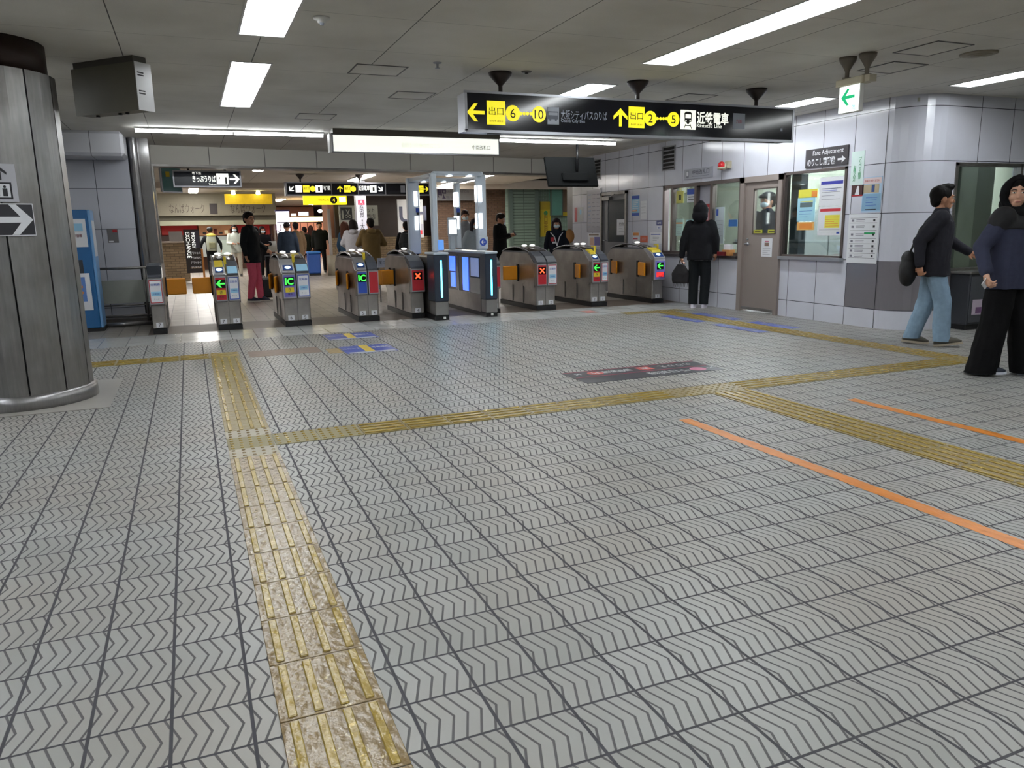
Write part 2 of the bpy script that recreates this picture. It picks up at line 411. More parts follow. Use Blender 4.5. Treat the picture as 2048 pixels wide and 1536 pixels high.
def person(label,x,y,theta,H,pose=None,jacket=None,trousers=None,shoes='#222',hair=('short','#17130f'),skin=None,mask=False,
           detail=0,coat=0,wide=0,hood=None,yoke=None,scarf=None,headturn=0,headtilt=0,cap=None,glasses=False,skirt=None,bulk=1,group=None,sole='#cfcac0',build=1.0):
    s=H/1.7; P=dict(lean=0,SL=None,EL=(.25,.04,1.12),WL=(.27,-.04,.87),ER=(-.25,.04,1.12),WR=(-.27,-.04,.87),
        KL=(.10,-.03,.49),AL=(.10,.02,.085),KR=(-.10,-.03,.49),AR=(-.10,.02,.085),FL=0,FR=0,footL=0,footR=0,curlL=.4,curlR=.4,gripL=0,gripR=0,dz=0)
    P.update(pose or {})
    vox={0:.02,1:.013,2:.0055}[detail]; sk=skin or SKIN
    root=thing('person',label,'person',(x,y,0),R(theta),group)
    S=lambda p:Vector(p)*s
    ly=-P['lean']; pel=S((0,0,.93-P['dz'])); chest=S((0,ly*.55,1.25-P['dz'])); neck=S((0,ly,1.44-P['dz'])); hd=S((0,ly*1.15,-P['dz']))
    sh={'L':S((.175,ly*.95,1.395-P['dz'])),'R':S((-.175,ly*.95,1.395-P['dz']))}
    hip={'L':S((.085,0,.91-P['dz'])),'R':S((-.085,0,.91-P['dz']))}
    E={k:S(P['E'+k]) for k in 'LR'}; W={k:S(P['W'+k]) for k in 'LR'}; K={k:S(P['K'+k]) for k in 'LR'}; A={k:S(P['A'+k]) for k in 'LR'}
    HT=Matrix.Translation(hd+S((0,0,1.50)))@Matrix.Rotation(R(headturn),4,'Z')@Matrix.Rotation(R(headtilt),4,'X')@Matrix.Scale(s*1.1,4)@Matrix.Translation((0,0,-1.50))
    rn=12 if detail else 8
    # ---- body: one surface
    b=MB()
    b.loft([(0,0,(.84-P['dz'])*s,.13*s,.085*s),(0,0,(.93-P['dz'])*s,.15*s,.095*s),(0,ly*.3*s,(1.06-P['dz'])*s,.125*s,.08*s),(0,ly*.55*s,(1.22-P['dz'])*s,.15*s,.095*s),(0,ly*.9*s,(1.37-P['dz'])*s,.155*s,.085*s),(0,ly*s,(1.44-P['dz'])*s,.08*s,.06*s)],18)
    b.limb([neck-V3(0,0,.03*s),HT@V3(0,.015,1.53)],[.056*s,.05*s],rn)
    for k in 'LR':
        b.limb([sh[k],E[k],W[k]],[.05*s,.038*s,.026*s],rn)
        b.limb([hip[k],K[k],A[k]],[.085*s,.052*s,.036*s],rn)
        sd=1 if k=='L' else -1
        fa=R(P['F'+k]); fd=V3(math.sin(fa),-math.cos(fa),-math.sin(R(P['foot'+k])))
        heel=A[k]+V3(0,0,-.045*s)-fd*.03*s; b.limb([A[k],heel,A[k]+fd*.12*s+V3(0,0,-.05*s)],[.036*s,.03*s,.026*s],rn)
        d=(W[k]-E[k]).normalized(); inn=V3(-sd,0,0)
        if detail or True: hand(b,W[k],d,(inn*.8+V3(0,-.5,0)),-sd if False else (1 if k=='L' else -1),s,P['curl'+k],P['grip'+k])
    b.T=HT
    b.ell((0,.012,1.605),(.076,.096,.096),20,14); b.ell((0,-.028,1.565),(.062,.064,.085),18,12); b.ell((0,-.045,1.508),(.043,.042,.036),14,10)
    b.limb([(0,-.088,1.592),(0,-.106,1.552)],[.008,.0135],8); b.ell((0,-.082,1.518),(.024,.014,.012),10,8)
    for sx in (-1,1):
        b.ell((sx*.078,.012,1.572),(.011,.02,.032),10,8); b.ell((sx*.04,-.06,1.55),(.024,.024,.02),10,8); b.ell((sx*.03,-.082,1.607),(.024,.012,.009),10,8)
    b.T=None
    fuse('body',b,sk,root,vox if detail<2 else .0055,3 if detail else 1)
    # ---- face
    if detail or hair[0]!='back':
        eyem=M('eye_white','#d9d4cc',.3); dark=M('dark_eye','#1c1512',.3)
        for sx in (-1,1):
            e=MB(); e.T=HT; e.ell((sx*.031,-.0865,1.588),(.0145,.008,.0065),10,8).mat(1).ell((sx*.031,-.092,1.588),(.0062,.0045,.0062),8,6); obj('eye',e,[eyem,dark],root,True)
            e=MB(); e.T=HT; e.limb([(sx*.016,-.097,1.608),(sx*.034,-.096,1.613),(sx*.05,-.086,1.606)],[.003,.004,.0025],6); obj('eyebrow',e,dark,root,True)
        if not mask:
            e=MB(); e.T=HT; e.ell((0,-.0945,1.519),(.021,.006,.0055),10,6); obj('mouth',e,M('lips','#8e4f48',.4),root,True)
    if mask:
        e=MB(); e.T=HT; e.ell((0,-.052,1.543),(.066,.062,.046),16,12); fuse('face_mask',e,M('mask_white','#c9dbe4',.7),root,.006 if detail else .01,2)
    # ---- hair
    h=MB(); h.T=HT; hm=M('hair_'+hair[1][1:],hair[1],.7,0,.3,40,bump=.4,spec=.15); st=hair[0]
    if st!='none':
        h.ell((0,.022,1.625),(.086,.101,.092),20,14)
        if st=='short': h.ell((0,.0,1.672),(.07,.085,.05),14,10); h.ell((0,.065,1.57),(.068,.05,.07),14,10)
        if st=='quiff': h.ell((0,-.03,1.69),(.062,.065,.04),14,10); h.ell((0,-.065,1.70),(.05,.04,.026),12,8); h.ell((0,.06,1.575),(.07,.052,.075),14,10)
        if st in('long','longf'):
            h.loft([(0,.06,1.63,.088,.07),(0,.065,1.5,.095,.06),(0,.075,1.36,.10,.05),(0,.08,1.24,.075,.035)],16)
            for sx in (-1,1): h.limb([(sx*.074,.0,1.62),(sx*.088,-.005,1.50),(sx*.095,-.03,1.36)],[.026,.028,.018],8)
            if st=='longf': h.ell((0,-.055,1.645),(.07,.042,.03),12,8)
        if st=='bun': h.ell((0,.12,1.66),(.04,.04,.04),12,8)
        if st=='bob':
            h.ell((0,.05,1.55),(.095,.07,.11),14,10)
            for sx in (-1,1): h.limb([(sx*.074,-.005,1.62),(sx*.086,-.01,1.50)],[.026,.026],8)
        fuse('hair',h,hm,root,.008 if detail else .014,2,.004 if detail else 0,26)
    if cap:
        e=MB(); e.T=HT; e.ell((0,.01,1.66),(.094,.108,.062),18,10).limb([(-.05,-.09,1.652),(0,-.13,1.648),(.05,-.09,1.652)],[.02,.022,.02],8); fuse('cap',e,M('cap_cloth',cap,.7),root,.01,2)
    if glasses:
        e=MB(); e.T=HT
        for sx in (-1,1): e.tube([(sx*.031+.018*math.cos(a*PI/6),-.1,1.588+.014*math.sin(a*PI/6)) for a in range(13)],.0018,5); e.tube([(sx*.05,-.1,1.59),(sx*.08,0,1.59)],.0018,5)
        obj('glasses',e,M('dark_glasses','#191416',.3),root)
    # ---- clothes
    if jacket:
        col,*jo=jacket; jm=M('cloth_'+col[1:]+('_j' if detail==2 else ''),col,.85,0,.14,30,bump=.3,spec=.2)
        j=MB(); zb=(.80-coat)*s; k=bulk
        dz=P['dz']
        st_=[(0,0,zb-dz*s,.185*k*s*(1+.25*coat),.14*k*s*(1+.25*coat)),(0,0,(.93-dz)*s,.182*k*s,.135*k*s),(0,ly*.3*s,(1.08-dz)*s,.172*k*s,.128*k*s),(0,ly*.55*s,(1.23-dz)*s,.185*k*s,.13*k*s),(0,ly*.85*s,(1.345-dz)*s,.19*k*s,.118*k*s),(0,ly*.97*s,(1.42-dz)*s,.13*s,.09*s),(0,ly*s,(1.47-dz)*s,.075*s,.07*s)]
        j.loft(st_,22,.88)
        for q in 'LR':
            wr=W[q]-(W[q]-E[q]).normalized()*.012*s
            j.limb([sh[q]+V3(0,0,-.012*s),E[q],wr],[.076*k*s,.058*k*s,.043*k*s],rn)
        j.loft([(0,ly*s-.005,(1.43-dz)*s,.08*s,.075*s),(0,ly*s,(1.49-dz)*s,.07*s,.068*s)],16)
        fuse('jacket',j,jm,root,.0085 if detail==2 else (.014 if detail else .022),3,.010 if detail==2 else .006,9,x*3)
    if yoke:
        e=MB(); dz=P['dz']; e.loft([(0,ly*.8*s,(1.29-dz)*s,.199*bulk*s,.140*bulk*s),(0,ly*.85*s,(1.345-dz)*s,.2*bulk*s,.134*bulk*s),(0,ly*.97*s,(1.425-dz)*s,.145*s,.105*s),(0,ly*s,(1.48-dz)*s,.09*s,.085*s)],22,.9)
        for q in 'LR': e.limb([sh[q]+V3(0,0,-.01*s),sh[q]+(E[q]-sh[q])*.18],[.086*bulk*s,.082*bulk*s],rn)
        fuse('shoulder_yoke',e,M('black_cloth','#101013',.8,bump=.3),root,.01,3,.004)
    if trousers:
        col=trousers; tm=M('cloth_'+col[1:]+('_t' if detail==2 else ''),col,.88,0,.16,26,bump=.3,spec=.2); t=MB(); dz=P['dz']
        t.loft([(0,0,(.86-dz)*s,.158*s,.115*s),(0,0,(.95-dz)*s,.155*s,.11*s),(0,0,(1.03-dz)*s,.14*s,.1*s)],18)
        for q in 'LR':
            a=A[q]+V3(0,0,(.0-wide*.12)*s); w=wide
            t.limb([hip[q],K[q],a+V3(0,0,.01*s)],[(.10+.02*w)*s,(.073+.5*w*.09)*s,(.056+w*.075)*s],rn)
        fuse('trousers',t,tm,root,.0085 if detail==2 else (.014 if detail else .022),3,.010 if detail==2 else .005,8,y,stretch=(1.6,1.6,.5),zmin=(.022 if wide>.8 else .062)*s)
    for q in 'LR':
        e=MB(); fa=R(P['F'+q]); ft=R(P['foot'+q])
        e.T=Matrix.Translation(A[q])@Matrix.Rotation(fa,4,'Z')@Matrix.Rotation(ft,4,'X')@Matrix.Scale(s,4)
        e.loft([(0,-.055,-.068,.043,.138),(0,-.055,-.045,.045,.138),(0,-.035,-.02,.04,.11),(0,.0,.015,.036,.058),(0,.01,.03,.034,.045)],16)
        so=obj('shoe',e,M('shoe_'+shoes[1:],shoes,.5),root,True)
        f=MB(); f.T=e.T; f.loft([(0,-.057,-.085,.045,.142),(0,-.057,-.062,.048,.145)],18); obj('sole',f,M('sole_'+sole[1:],sole,.6),so)
    if hood:
        e=MB(); dz=P['dz']
        if hood[0]=='up':
            e.T=HT; e.ell((0,.03,1.61),(.115,.13,.125),20,14); e.ell((0,.07,1.53),(.12,.10,.11),16,12); e.ell((0,.03,1.72),(.05,.07,.04),12,8)
        else:
            e.T=Matrix.Translation((0,ly*s,0))@Matrix.Scale(s,4); e.ell((0,.09,1.42-dz),(.12,.075,.075),16,10); e.tube([(-.1,.03,1.46-dz),(-.07,-.06,1.42-dz),(.07,-.06,1.42-dz),(.1,.03,1.46-dz)],.028)
        fuse('hood',e,M('cloth_'+hood[1][1:],hood[1],.85,0,.14,30,bump=.3,spec=.2),root,.01 if detail else .018,3,.004,12)
    if scarf:
        e=MB(); e.T=HT; rg=[]
        for i in range(17):
            a=2*PI*i/16; rg.append((.096*math.sin(a),-.052+.03*math.cos(a*1)*0-.0,1.578+.122*math.cos(a)))
        e.limb(rg,[.03]*17,8); e.ell((0,.045,1.60),(.112,.105,.118),20,14); e.ell((0,.05,1.50),(.115,.10,.1),16,12)
        e.loft([(0,-.01,1.38,.135,.125),(0,-.015,1.43,.12,.115),(0,-.01,1.48,.098,.095)],18)
        fuse('head_scarf',e,M('scarf_black','#0e0e11',.85,0,.2,30,bump=.4,spec=.2),root,.009,3,.006,16)
    root['_s']=s
    del root['_s']
    return root,dict(W=W,E=E,s=s,HT=HT,sh=sh,neck=neck)
def held(root,p):  # world position of a local point
    return Matrix.Translation(root.location)@Matrix.Rotation(root.rotation_euler.z,4,'Z')@Vector(p)

def ztop(u,v,Y): return at(u,v,Y).z
def stand(u,vtop,Y): p=at(u,vtop,Y); return p.x,Y,p.z

# -- nearest three
wx,wy=6.20,4.27
r,h=person('young woman in black head scarf, navy jacket and wide black trousers, at the right edge',wx,wy,8,1.585,
  dict(ER=(-.29,.10,1.14),WR=(-.37,-.0,.93),EL=(.27,.03,1.13),WL=(.27,-.09,.9),KR=(-.09,.03,.5),AR=(-.13,.09,.09),KL=(.12,-.10,.5),AL=(.20,-.14,.085),FR=20,FL=65,curlR=.75,footR=-6),
  ('#34374a',),'#0b0b0d','#1a2233',('short','#0c0b0c'),SKIN2,detail=2,wide=1.0,yoke=True,scarf=True,headturn=-58,bulk=1.2,coat=.02,sole='#c8ccd6')
p=held(r,h['W']['R']+Vector((-.01,-.01,-.085)))
tag(obj('card',MB().box(-.045,.045,-.003,.003,-.03,.03),PAPER,loc=p),'small pale card in the hand of the woman in the black head scarf','card').rotation_euler=(.3,.5,.3)
mx,my=7.10,5.70
r,h=person('man in dark jacket and light blue jeans walking right, seen from the side',mx,my,40,1.605,
  dict(lean=.03,ER=(-.25,.15,1.15),WR=(-.26,.13,.90),EL=(.27,-.11,1.16),WL=(.25,-.34,1.02),KR=(-.09,-.12,.5),AR=(-.09,-.14,.095),KL=(.09,.03,.49),AL=(.09,.16,.095),footR=-10,footL=4,curlR=.9,curlL=.9),
  ('#2a2a31',),'#87a0b6','#4a463c',('quiff','#141212'),detail=2,wide=.42,headturn=22,bulk=1.22,coat=.03,sole='#b7ab98')
p=held(r,h['W']['L']+Vector((-.0,-.10,.0)))
tag(obj('phone',MB().box(-.036,.036,-.005,.005,-.072,.072,.004),M('phone_red','#5a1622',.3),loc=p),'dark red phone held forward by the walking man in jeans','phone').rotation_euler=(1.1,.3,R(60))
# shoulder bag behind the walking man
bg=thing('shoulder_bag','black shoulder bag hanging behind the walking man in light jeans','bag',held(r,(-.14,.23,.80)),R(40))
fuse('bag_body',MB().ell((0,0,-.02),(.15,.085,.16),16,12).ell((0,0,.1),(.12,.07,.09),14,10),M('bag_black','#141417',.7,bump=.4),bg,.012,3,.008)
obj('strap',MB().tube([(-.08,0,.14),(.02,-.08,.40),(.22,-.2,.56)],.010,6),BLK,bg,True)
hx,hy=7.41,10.10
r,h=person('person in black hoodie with the hood up and black trousers at the ticket office window',hx,hy,132,1.585,
  dict(ER=(-.26,.0,1.14),WR=(-.26,-.06,.93),EL=(.27,.03,1.12),WL=(.30,.0,.86),AL=(.09,.02,.085),AR=(-.09,.0,.085),curlL=.9),
  ('#151519',),'#1a1d20','#d9d5e2',('short','#111'+'111'),detail=1,wide=.3,hood=('up','#151519'),bulk=1.16,sole='#e4e0ea')
obj('shirt_hem',MB().loft([(0,0,.745,.176,.130),(0,0,.79,.172,.126)],18,.88),PAPER,r)
bp=held(r,h['W']['L']+Vector((.015,-.0,-.24)))
bg=thing('tote_bag','black bag with fringe hanging from the hand of the person in the black hoodie','bag',bp,R(132))
fuse('bag_body',MB().loft([(0,0,-.18,.13,.06),(0,0,-.02,.15,.075),(0,0,.12,.06,.04)],16,.8),M('bag_plum','#171317',.8,bump=.4),bg,.013,2,.008)
obj('handle',MB().tube([(-.04,0,.10),(-.015,0,.19),(.015,0,.19),(.04,0,.10)],.008,6),BLK,bg,True)
fr=MB()
for i in range(11): fr.cyl((-.11+.022*i,rnd.uniform(-.02,.02),-.17),(-.115+.023*i,rnd.uniform(-.02,.02),-.235),.005,.003,5)
obj('fringe',fr,BLK,bg)
# -- inside the gates
q=at(505,600,15.6); X_,Y_,H_=stand(497,428,15.6)
r,h=person('man in black jacket, glasses and red trousers beside the black suitcase',X_,Y_,58,H_+.01,
  dict(ER=(-.26,.03,1.14),WR=(-.25,.0,.92),EL=(.27,.0,1.14),WL=(.24,-.2,1.0),AL=(.07,-.08,.085),AR=(-.07,.06,.085)),('#15171a',),'#c4566a','#23253a',('short','#1c1512'),detail=1,glasses=True,coat=.04,headturn=-20,wide=.12,bulk=1.08)
pz=at(535,592,15.6)
sc=thing('suitcase','black wheeled suitcase standing beside the man in red trousers','suitcase',(pz.x+.14,15.85,0),R(8))
obj('shell',B(-.24,.24,-.14,.14,.05,.44,bv=.03),M('suitcase_black','#101012',.5,bump=.2),sc)
for sx in (-.18,.18):
    for sy in (-.1,.1): obj('wheel',MB().cyl((sx-.012,sy,.03),(sx+.012,sy,.03),.03),BLK,sc)
obj('handle',MB().tube([(-.08,.1,.43),(-.08,.1,.85),(.08,.1,.85),(.08,.1,.43)],.009,6),DGR,sc)
# far people: label, head-top pixel, depth, facing, clothes
def fp(label,u,v,Y,th,jk,tr,**k):
    x_,y_,H=stand(u,v,Y); H=max(1.4,min(1.86,H+.01)); return person(label,x_,y_,th,H,k.pop('pose',None),jk,tr,**k)
hold=dict(ER=(-.24,-.05,1.13),WR=(-.12,-.27,1.12),EL=(.24,-.05,1.13),WL=(.1,-.27,1.12))
r,h=fp('person in dark clothes and cap with a pale backpack, back turned, near the brick counter',419,457,25.5,185,('#15181c',),'#131316',hair=('back','#191512'),cap='#15171a',sole='#333333',pose=dict(EL=(.32,0,1.16),WL=(.34,-.1,.95),ER=(-.32,0,1.16),WR=(-.34,-.1,.95)))
p=held(r,(0,.20,1.22*h['s']))
bg=thing('backpack','pale green backpack with yellow top worn by the person near the brick counter','backpack',p,R(185))
fuse('pack_body',MB().loft([(0,0,-.26,.15,.09),(0,0,0,.16,.1),(0,0,.2,.12,.07)],14,.8),M('pack_pale','#8f9484',.8),bg,.02,2)
obj('top_flap',MB().ell((0,.0,.20),(.13,.09,.07),14,8),M('pack_yellow','#b3a848',.7),bg,True); obj('front_pocket',B(-.09,.09,.06,.12,-.18,.0,bv=.02),M('pack_pocket','#7a7a5c',.8),bg)
fp('woman in white jacket and face mask, left of the man in red trousers',468,452,25.,0,('#b9bfb5',),'#c5bfb0',hair=('bob','#211815'),mask=True,pose=hold)
fp('woman in black coat and white mask, right of the man in red trousers',524,455,24.,15,('#141216',),'#151518',hair=('bob','#1a1212'),mask=True,coat=.2,pose=hold)
p=at(543,492,24.); bg=thing('tote_bag','off-white tote bag on the shoulder of the woman in the black coat','bag',(p.x,24.,p.z),.1)
obj('bag_body',MB().loft([(0,0,-.17,.17,.05),(0,0,.14,.14,.03)],14,.7),M('tote_white','#b9bbb2',.8),bg,True); obj('handle',MB().tube([(-.08,0,.13),(-.04,0,.33),(.04,0,.33),(.08,0,.13)],.008,6),BLK,bg)
fp('person in navy puffer jacket, back turned, in front of the bright white screen',573,447,21.,170,('#26303f',),'#1b2026',hair=('bun','#141013'),coat=.15,bulk=1.1)
fp('person in tan coat, back turned, beside the one in navy puffer',590,447,22.5,190,('#6b5741',),'#3b342e',hair=('short','#17110f'),coat=.3,bulk=1.1)
fp('person in dark green jacket, back turned, standing between tan coat and red top',608,456,26.,200,('#262c26',),'#26262c',hair=('short','#1a120f'))
fp('person in brownish red top in the crowd behind the blue bin',621,453,29.,180,('#4a2a26',),'#2a2326',hair=('long','#2e1712'))
fp('man in black jacket and black trousers walking towards the gates from the lit passage',638,446,25.5,-8,('#151714',),'#101012',hair=('short','#1a1410'),pose=dict(KL=(.1,-.13,.5),AL=(.1,-.15,.09),AR=(-.1,.16,.1),EL=(.3,.0,1.15),WL=(.34,-.02,.9)),bulk=1.12)
fp('woman with long brown hair in a denim coat, left of the white puffer jacket',690,446,18.3,125,('#2a4258',),'#27384a',hair=('long','#4a2c20'),coat=.3)
fp('person with dark hair in a white puffer jacket, back turned',706,442,17.6,150,('#b4b3b9',),'#3a3c46',hair=('bob','#211a1a'),bulk=1.22,hood=('down','#b4b3b9'),pose=dict(EL=(.3,.0,1.14),WL=(.2,-.2,1.0),ER=(-.3,.0,1.14),WR=(-.2,-.2,1.0)))
fp('person with headphones in a tan hooded jacket, back turned, elbow raised',740,440,17.,182,('#6e5a38',),'#4a3d30',hair=('short','#15110f'),bulk=1.25,hood=('down','#7a6540'),coat=.1,pose=dict(EL=(.3,-.1,1.12),WL=(.12,-.28,1.15),ER=(-.36,-.08,1.12),WR=(-.2,-.28,1.1)))
r,h=fp('person in black with a dark backpack half hidden behind the left scanner post',812,446,17.,165,('#16181c',),'#17171a',hair=('short','#161212'))
p=held(r,(0,.2,1.2*h['s'])); bg=thing('backpack','dark backpack worn behind the left scanner post','backpack',p,R(165)); fuse('pack_body',MB().loft([(0,0,-.28,.17,.11),(0,0,0,.19,.13),(0,0,.2,.13,.08)],14,.8),M('pack_dark','#191c1c',.7,bump=.4),bg,.02,2,.01)
obj('front_pocket',B(-.11,.11,.08,.15,-.22,.0,bv=.03),M('pack_dark2','#1f2326',.7),bg)
fp('man in white face mask with short dark hair standing behind the scanner gate',930,424,17.5,-15,('#8a8f96',),'#30343c',hair=('short','#2a1d1c'),mask=True,detail=1)
fp('person in pale grey jacket and face mask bending forward behind the scanner gate',945,441,15.2,10,('#9aa3aa',),'#2d3038',hair=('long','#241d22'),mask=True,detail=1,pose=dict(lean=.10),bulk=1.2)
r,h=fp('man in black coat looking at his phone in front of the brick wall',999,430,17.2,42,('#121214',),'#131315',hair=('short','#221a16'),detail=1,headtilt=18,coat=.12,bulk=1.18,pose=dict(EL=(.26,-.02,1.14),WL=(.12,-.27,1.2),ER=(-.26,-.02,1.14),WR=(-.06,-.29,1.2)))
p=held(r,h['W']['L']+Vector((-.04,-.09,.05))); tag(obj('phone',MB().box(-.036,.036,-.005,.005,-.07,.07),BLK,loc=p),'dark phone in the hands of the man in the black coat','phone').rotation_euler=(-.7,0,R(42))
r,h=fp('masked woman with long dark hair and white-collared dark jacket behind the gates',1113,440,14.2,-22,('#1a1d26',),'#1c1c22',hair=('longf','#2a1d22'),mask=True,detail=1,pose=dict(EL=(.26,-.04,1.12),WL=(.1,-.26,1.0)))
for nm,mt,bx in (('collar',PAPER,MB().tube([(-.15,-.08,1.40),(-.06,-.135,1.30),(0,-.15,1.1),(.06,-.135,1.30),(.14,-.08,1.40)],.012,6)),('red_patch',RED,B(-.15,-.07,-.152,-.135,1.20,1.29)),('white_label',PAPER,B(-.11,-.03,-.158,-.145,1.15,1.19))):
    bx.v=[tuple(c*h['s'] for c in v) for v in bx.v]; obj(nm,bx,mt,r)
pc=held(r,(.26,.0,1.12)); tag(obj('shoulder_bag',MB().ell((0,0,0),(.11,.07,.14),14,10),M('tan_leather','#a5703a',.6),loc=pc,smooth=True),'tan bag at the side of the masked woman with long hair','bag')
# officer inside the office, seen through the door window
op=atx(1537,390,8.55)
r,h=person('station officer in dark uniform, peaked cap and mask seen through the door window',op.x,op.y,-60,op.z+.01,dict(lean=.02),('#20242c',),'#1b1e25','#15151a',('short','#1c1a1a'),detail=1,mask=True,cap='#2c3138',headturn=-35)
obj('shirt_collar',MB().tube([(-.07,-.04,1.46),(-.02,-.10,1.38),(.02,-.10,1.38),(.07,-.04,1.46)],.014,6),PAPER,r)
# ------------------------------------------------------------------ the setting
H=2.70
fm=floor_mat()
def rib(nt,tc,P,c):
    y=P[1]; fr=((y/.03).frac()-.5).abs(); return mixc(nt,(fr.step(.10,.2)*.45),c,'#6a6a6e')
ribm=grid_mat('ribbed_floor_tiles','#b9b9b8','#c3c3c1','#77757a',.3,.3,.006,off=(.1,10.02),rough=.22,extra=rib)
brown=M('worn_floor_plate','#5b4f47',.5,.0,.3,3,bump=.1)
farm=grid_mat('beige_floor_tiles','#948e86','#a09a92','#4f4b48',.2,.2,.008,off=(.04,12.1),rough=.38,var='#8b847b')
fl=MB()
def fq(x0,x1,y0,y1,mi): fl.mat(mi); fl.quad((x0,y0,0),(x1,y0,0),(x1,y1,0),(x0,y1,0))
fq(-7,12,-6,10.02,0); fq(-7,7.7,10.02,11.02,1); fq(-7,-.6,11.02,12.1,3); fq(-.6,7.7,11.02,12.0,2); fq(-.6,7.7,12.0,12.1,3); fq(-7,24,12.1,60,3); fq(7.7,12,10.02,12.1,0)
struct('floor',fl,[fm,ribm,brown,farm])
# ceiling with openings for the recessed lights
LT=[(.475,.795,7.17,9.60),(.475,.795,3.77,6.20),(.475,.795,.35,2.8),(.475,.795,-3.0,-.6),
    (3.86,4.18,7.17,9.60),(3.86,4.18,3.77,6.18),(3.86,4.18,.35,2.8),(3.86,4.18,-3.0,-.6),
    (6.80,7.10,7.15,9.60),(7.66,7.98,3.77,6.15),(7.66,7.98,.35,2.8),
    (-2.95,-2.63,7.17,9.60),(-2.95,-2.63,3.77,6.2),(-2.95,-2.63,.35,2.8),(-2.95,-2.63,-3.0,-.6)]  # troffers outside the view are added to light the foreground
cm=ceil_mat('ceiling_panels','#dddad3')
xs=sorted({-7,12}|{a for t in LT for a in t[:2]}); ys=sorted({-6,15.3}|{a for t in LT for a in t[2:]})
cb=MB()
for a,b_ in zip(xs,xs[1:]):
    for c,d in zip(ys,ys[1:]):
        mx_,my_=(a+b_)/2,(c+d)/2
        if any(t[0]<mx_<t[1] and t[2]<my_<t[3] for t in LT): continue
        cb.quad((a,c,H),(a,d,H),(b_,d,H),(b_,c,H))
struct('ceiling',cb,cm)
LWH=M('reflector_white','#eceff4',.35,var=.01); TUBE=M('fluorescent_tube','#f7fbfb',.4,emit=20,var=.005); TRIM=M('light_trim','#c9c9c9',.4)
BACKS=M('housing_grey','#777777',.6)
names={0:'light left of centre, nearest the gates',1:'light at the top edge, left of the smoke detector',4:'light partly behind the middle of the black direction sign',5:'long light running off the upper right edge',8:'light behind the right end of the black direction sign',9:'light at the right edge near the rounded corner'}
for i,(a,b_,c,d) in enumerate(LT):
    t=thing('ceiling_light','recessed fluorescent ceiling '+names.get(i,'light added outside the view to light the foreground'),'ceiling light',((a+b_)/2,(c+d)/2,H),0,'recessed troffers in the hall ceiling')
    w,l=(b_-a)/2,(d-c)/2; h=MB()
    zt=.085
    h.quad((-w,-l,0),(-w,l,0),(-w*.55,l-.12,zt),(-w*.55,-l+.12,zt)); h.quad((w,-l,0),(w*.55,-l+.12,zt),(w*.55,l-.12,zt),(w,l,0))
    h.quad((-w,-l,0),(-w*.55,-l+.12,zt),(w*.55,-l+.12,zt),(w,-l,0)); h.quad((-w,l,0),(w,l,0),(w*.55,l-.12,zt),(-w*.55,l-.12,zt)); h.quad((-w*.55,-l+.12,zt),(-w*.55,l-.12,zt),(w*.55,l-.12,zt),(w*.55,-l+.12,zt))
    obj('reflector',h,LWH,t)
    f=MB(); f.box(-w-.012,-w+.003,-l-.012,l+.012,-.006,.002).box(w-.003,w+.012,-l-.012,l+.012,-.006,.002).box(-w,w,-l-.012,-l+.003,-.006,.002).box(-w,w,l-.003,l+.012,-.006,.002)
    obj('frame',f,TRIM,t)
    for sy in (-1,1): obj('tube',MB().cyl((0,sy*(l/2),.035) if False else (0,sy*.02,.04),(0,sy*(l-.06),.04),.042,n=12),TUBE,t,True)
# surface strip lights near the gates
def strip(x0,x1,y,label,n):
    t=thing('strip_light',label,'ceiling light',((x0+x1)/2,y,H)); L=x1-x0
    obj('housing',B(-L/2,L/2,-.035,.035,-.025,0),TRIM,t)
    for k in range(n): a=-L/2+L*k/n+.01; obj('tube',MB().cyl((a,0,-.045),(a+L/n-.02,0,-.045),.022,n=10),TUBE,t,True)
strip(-.52,1.95,11.68,'slim white strip light on the ceiling left of the lit white sign',2)
strip(4.5,6.78,11.65,'slim white strip light on the ceiling right of the lit white sign',2)
# hatches, small ceiling fittings
HM=M('hatch_trim','#6d6b69',.5,.4)
def hatch(x0,x1,y0,y1,label,col=cm):
    t=thing('access_hatch',label,'ceiling hatch',((x0+x1)/2,(y0+y1)/2,H)); w,l=(x1-x0)/2,(y1-y0)/2; f=MB(); q=.012
    for a in ((-w,w,-l,-l+q),(-w,w,l-q,l),(-w,-w+q,-l,l),(w-q,w,-l,l)): f.box(a[0],a[1],a[2],a[3],-.006,0)
    obj('frame',f,HM,t); obj('panel',B(-w+q,w-q,-l+q,l-q,-.003,-.0005),cm,t)
hatch(1.48,1.94,6.95,7.37,'rectangular ceiling hatch near the middle, brightest edge at its right'); hatch(2.14,2.56,8.13,8.55,'faint ceiling hatch left of the hanging direction sign'); hatch(1.38,1.83,9.9,10.38,'ceiling hatch just above the left strip light')
hatch(5.71,6.13,4.72,5.16,'ceiling hatch beside the round vent at upper right'); hatch(6.03,6.46,5.42,5.85,'ceiling hatch right of the exit arrow sign'); hatch(5.2,5.6,7.38,7.82,'ceiling hatch above the right half of the black direction sign')
def lathe_thing(nm,label,cat,loc,prof,mat,down=True,parts=()):
    t=thing(nm,label,cat,loc); obj('body' if parts else 'housing',MB().lathe((0,0,0),prof),mat,t,True)
    for n_,pr,m_ in parts: obj(n_,MB().lathe((0,0,0),pr),m_,t,True)
    return t
lathe_thing('smoke_detector','pale round smoke detector on the ceiling right of the large top light','smoke detector',(.97,5.59,H),[(.055,0),(.055,-.01),(.03,-.02),(.028,-.035),(.0,-.036)],WHT,parts=[('sensor',[(.016,-.035),(.012,-.05),(0,-.05)],GREYW)])
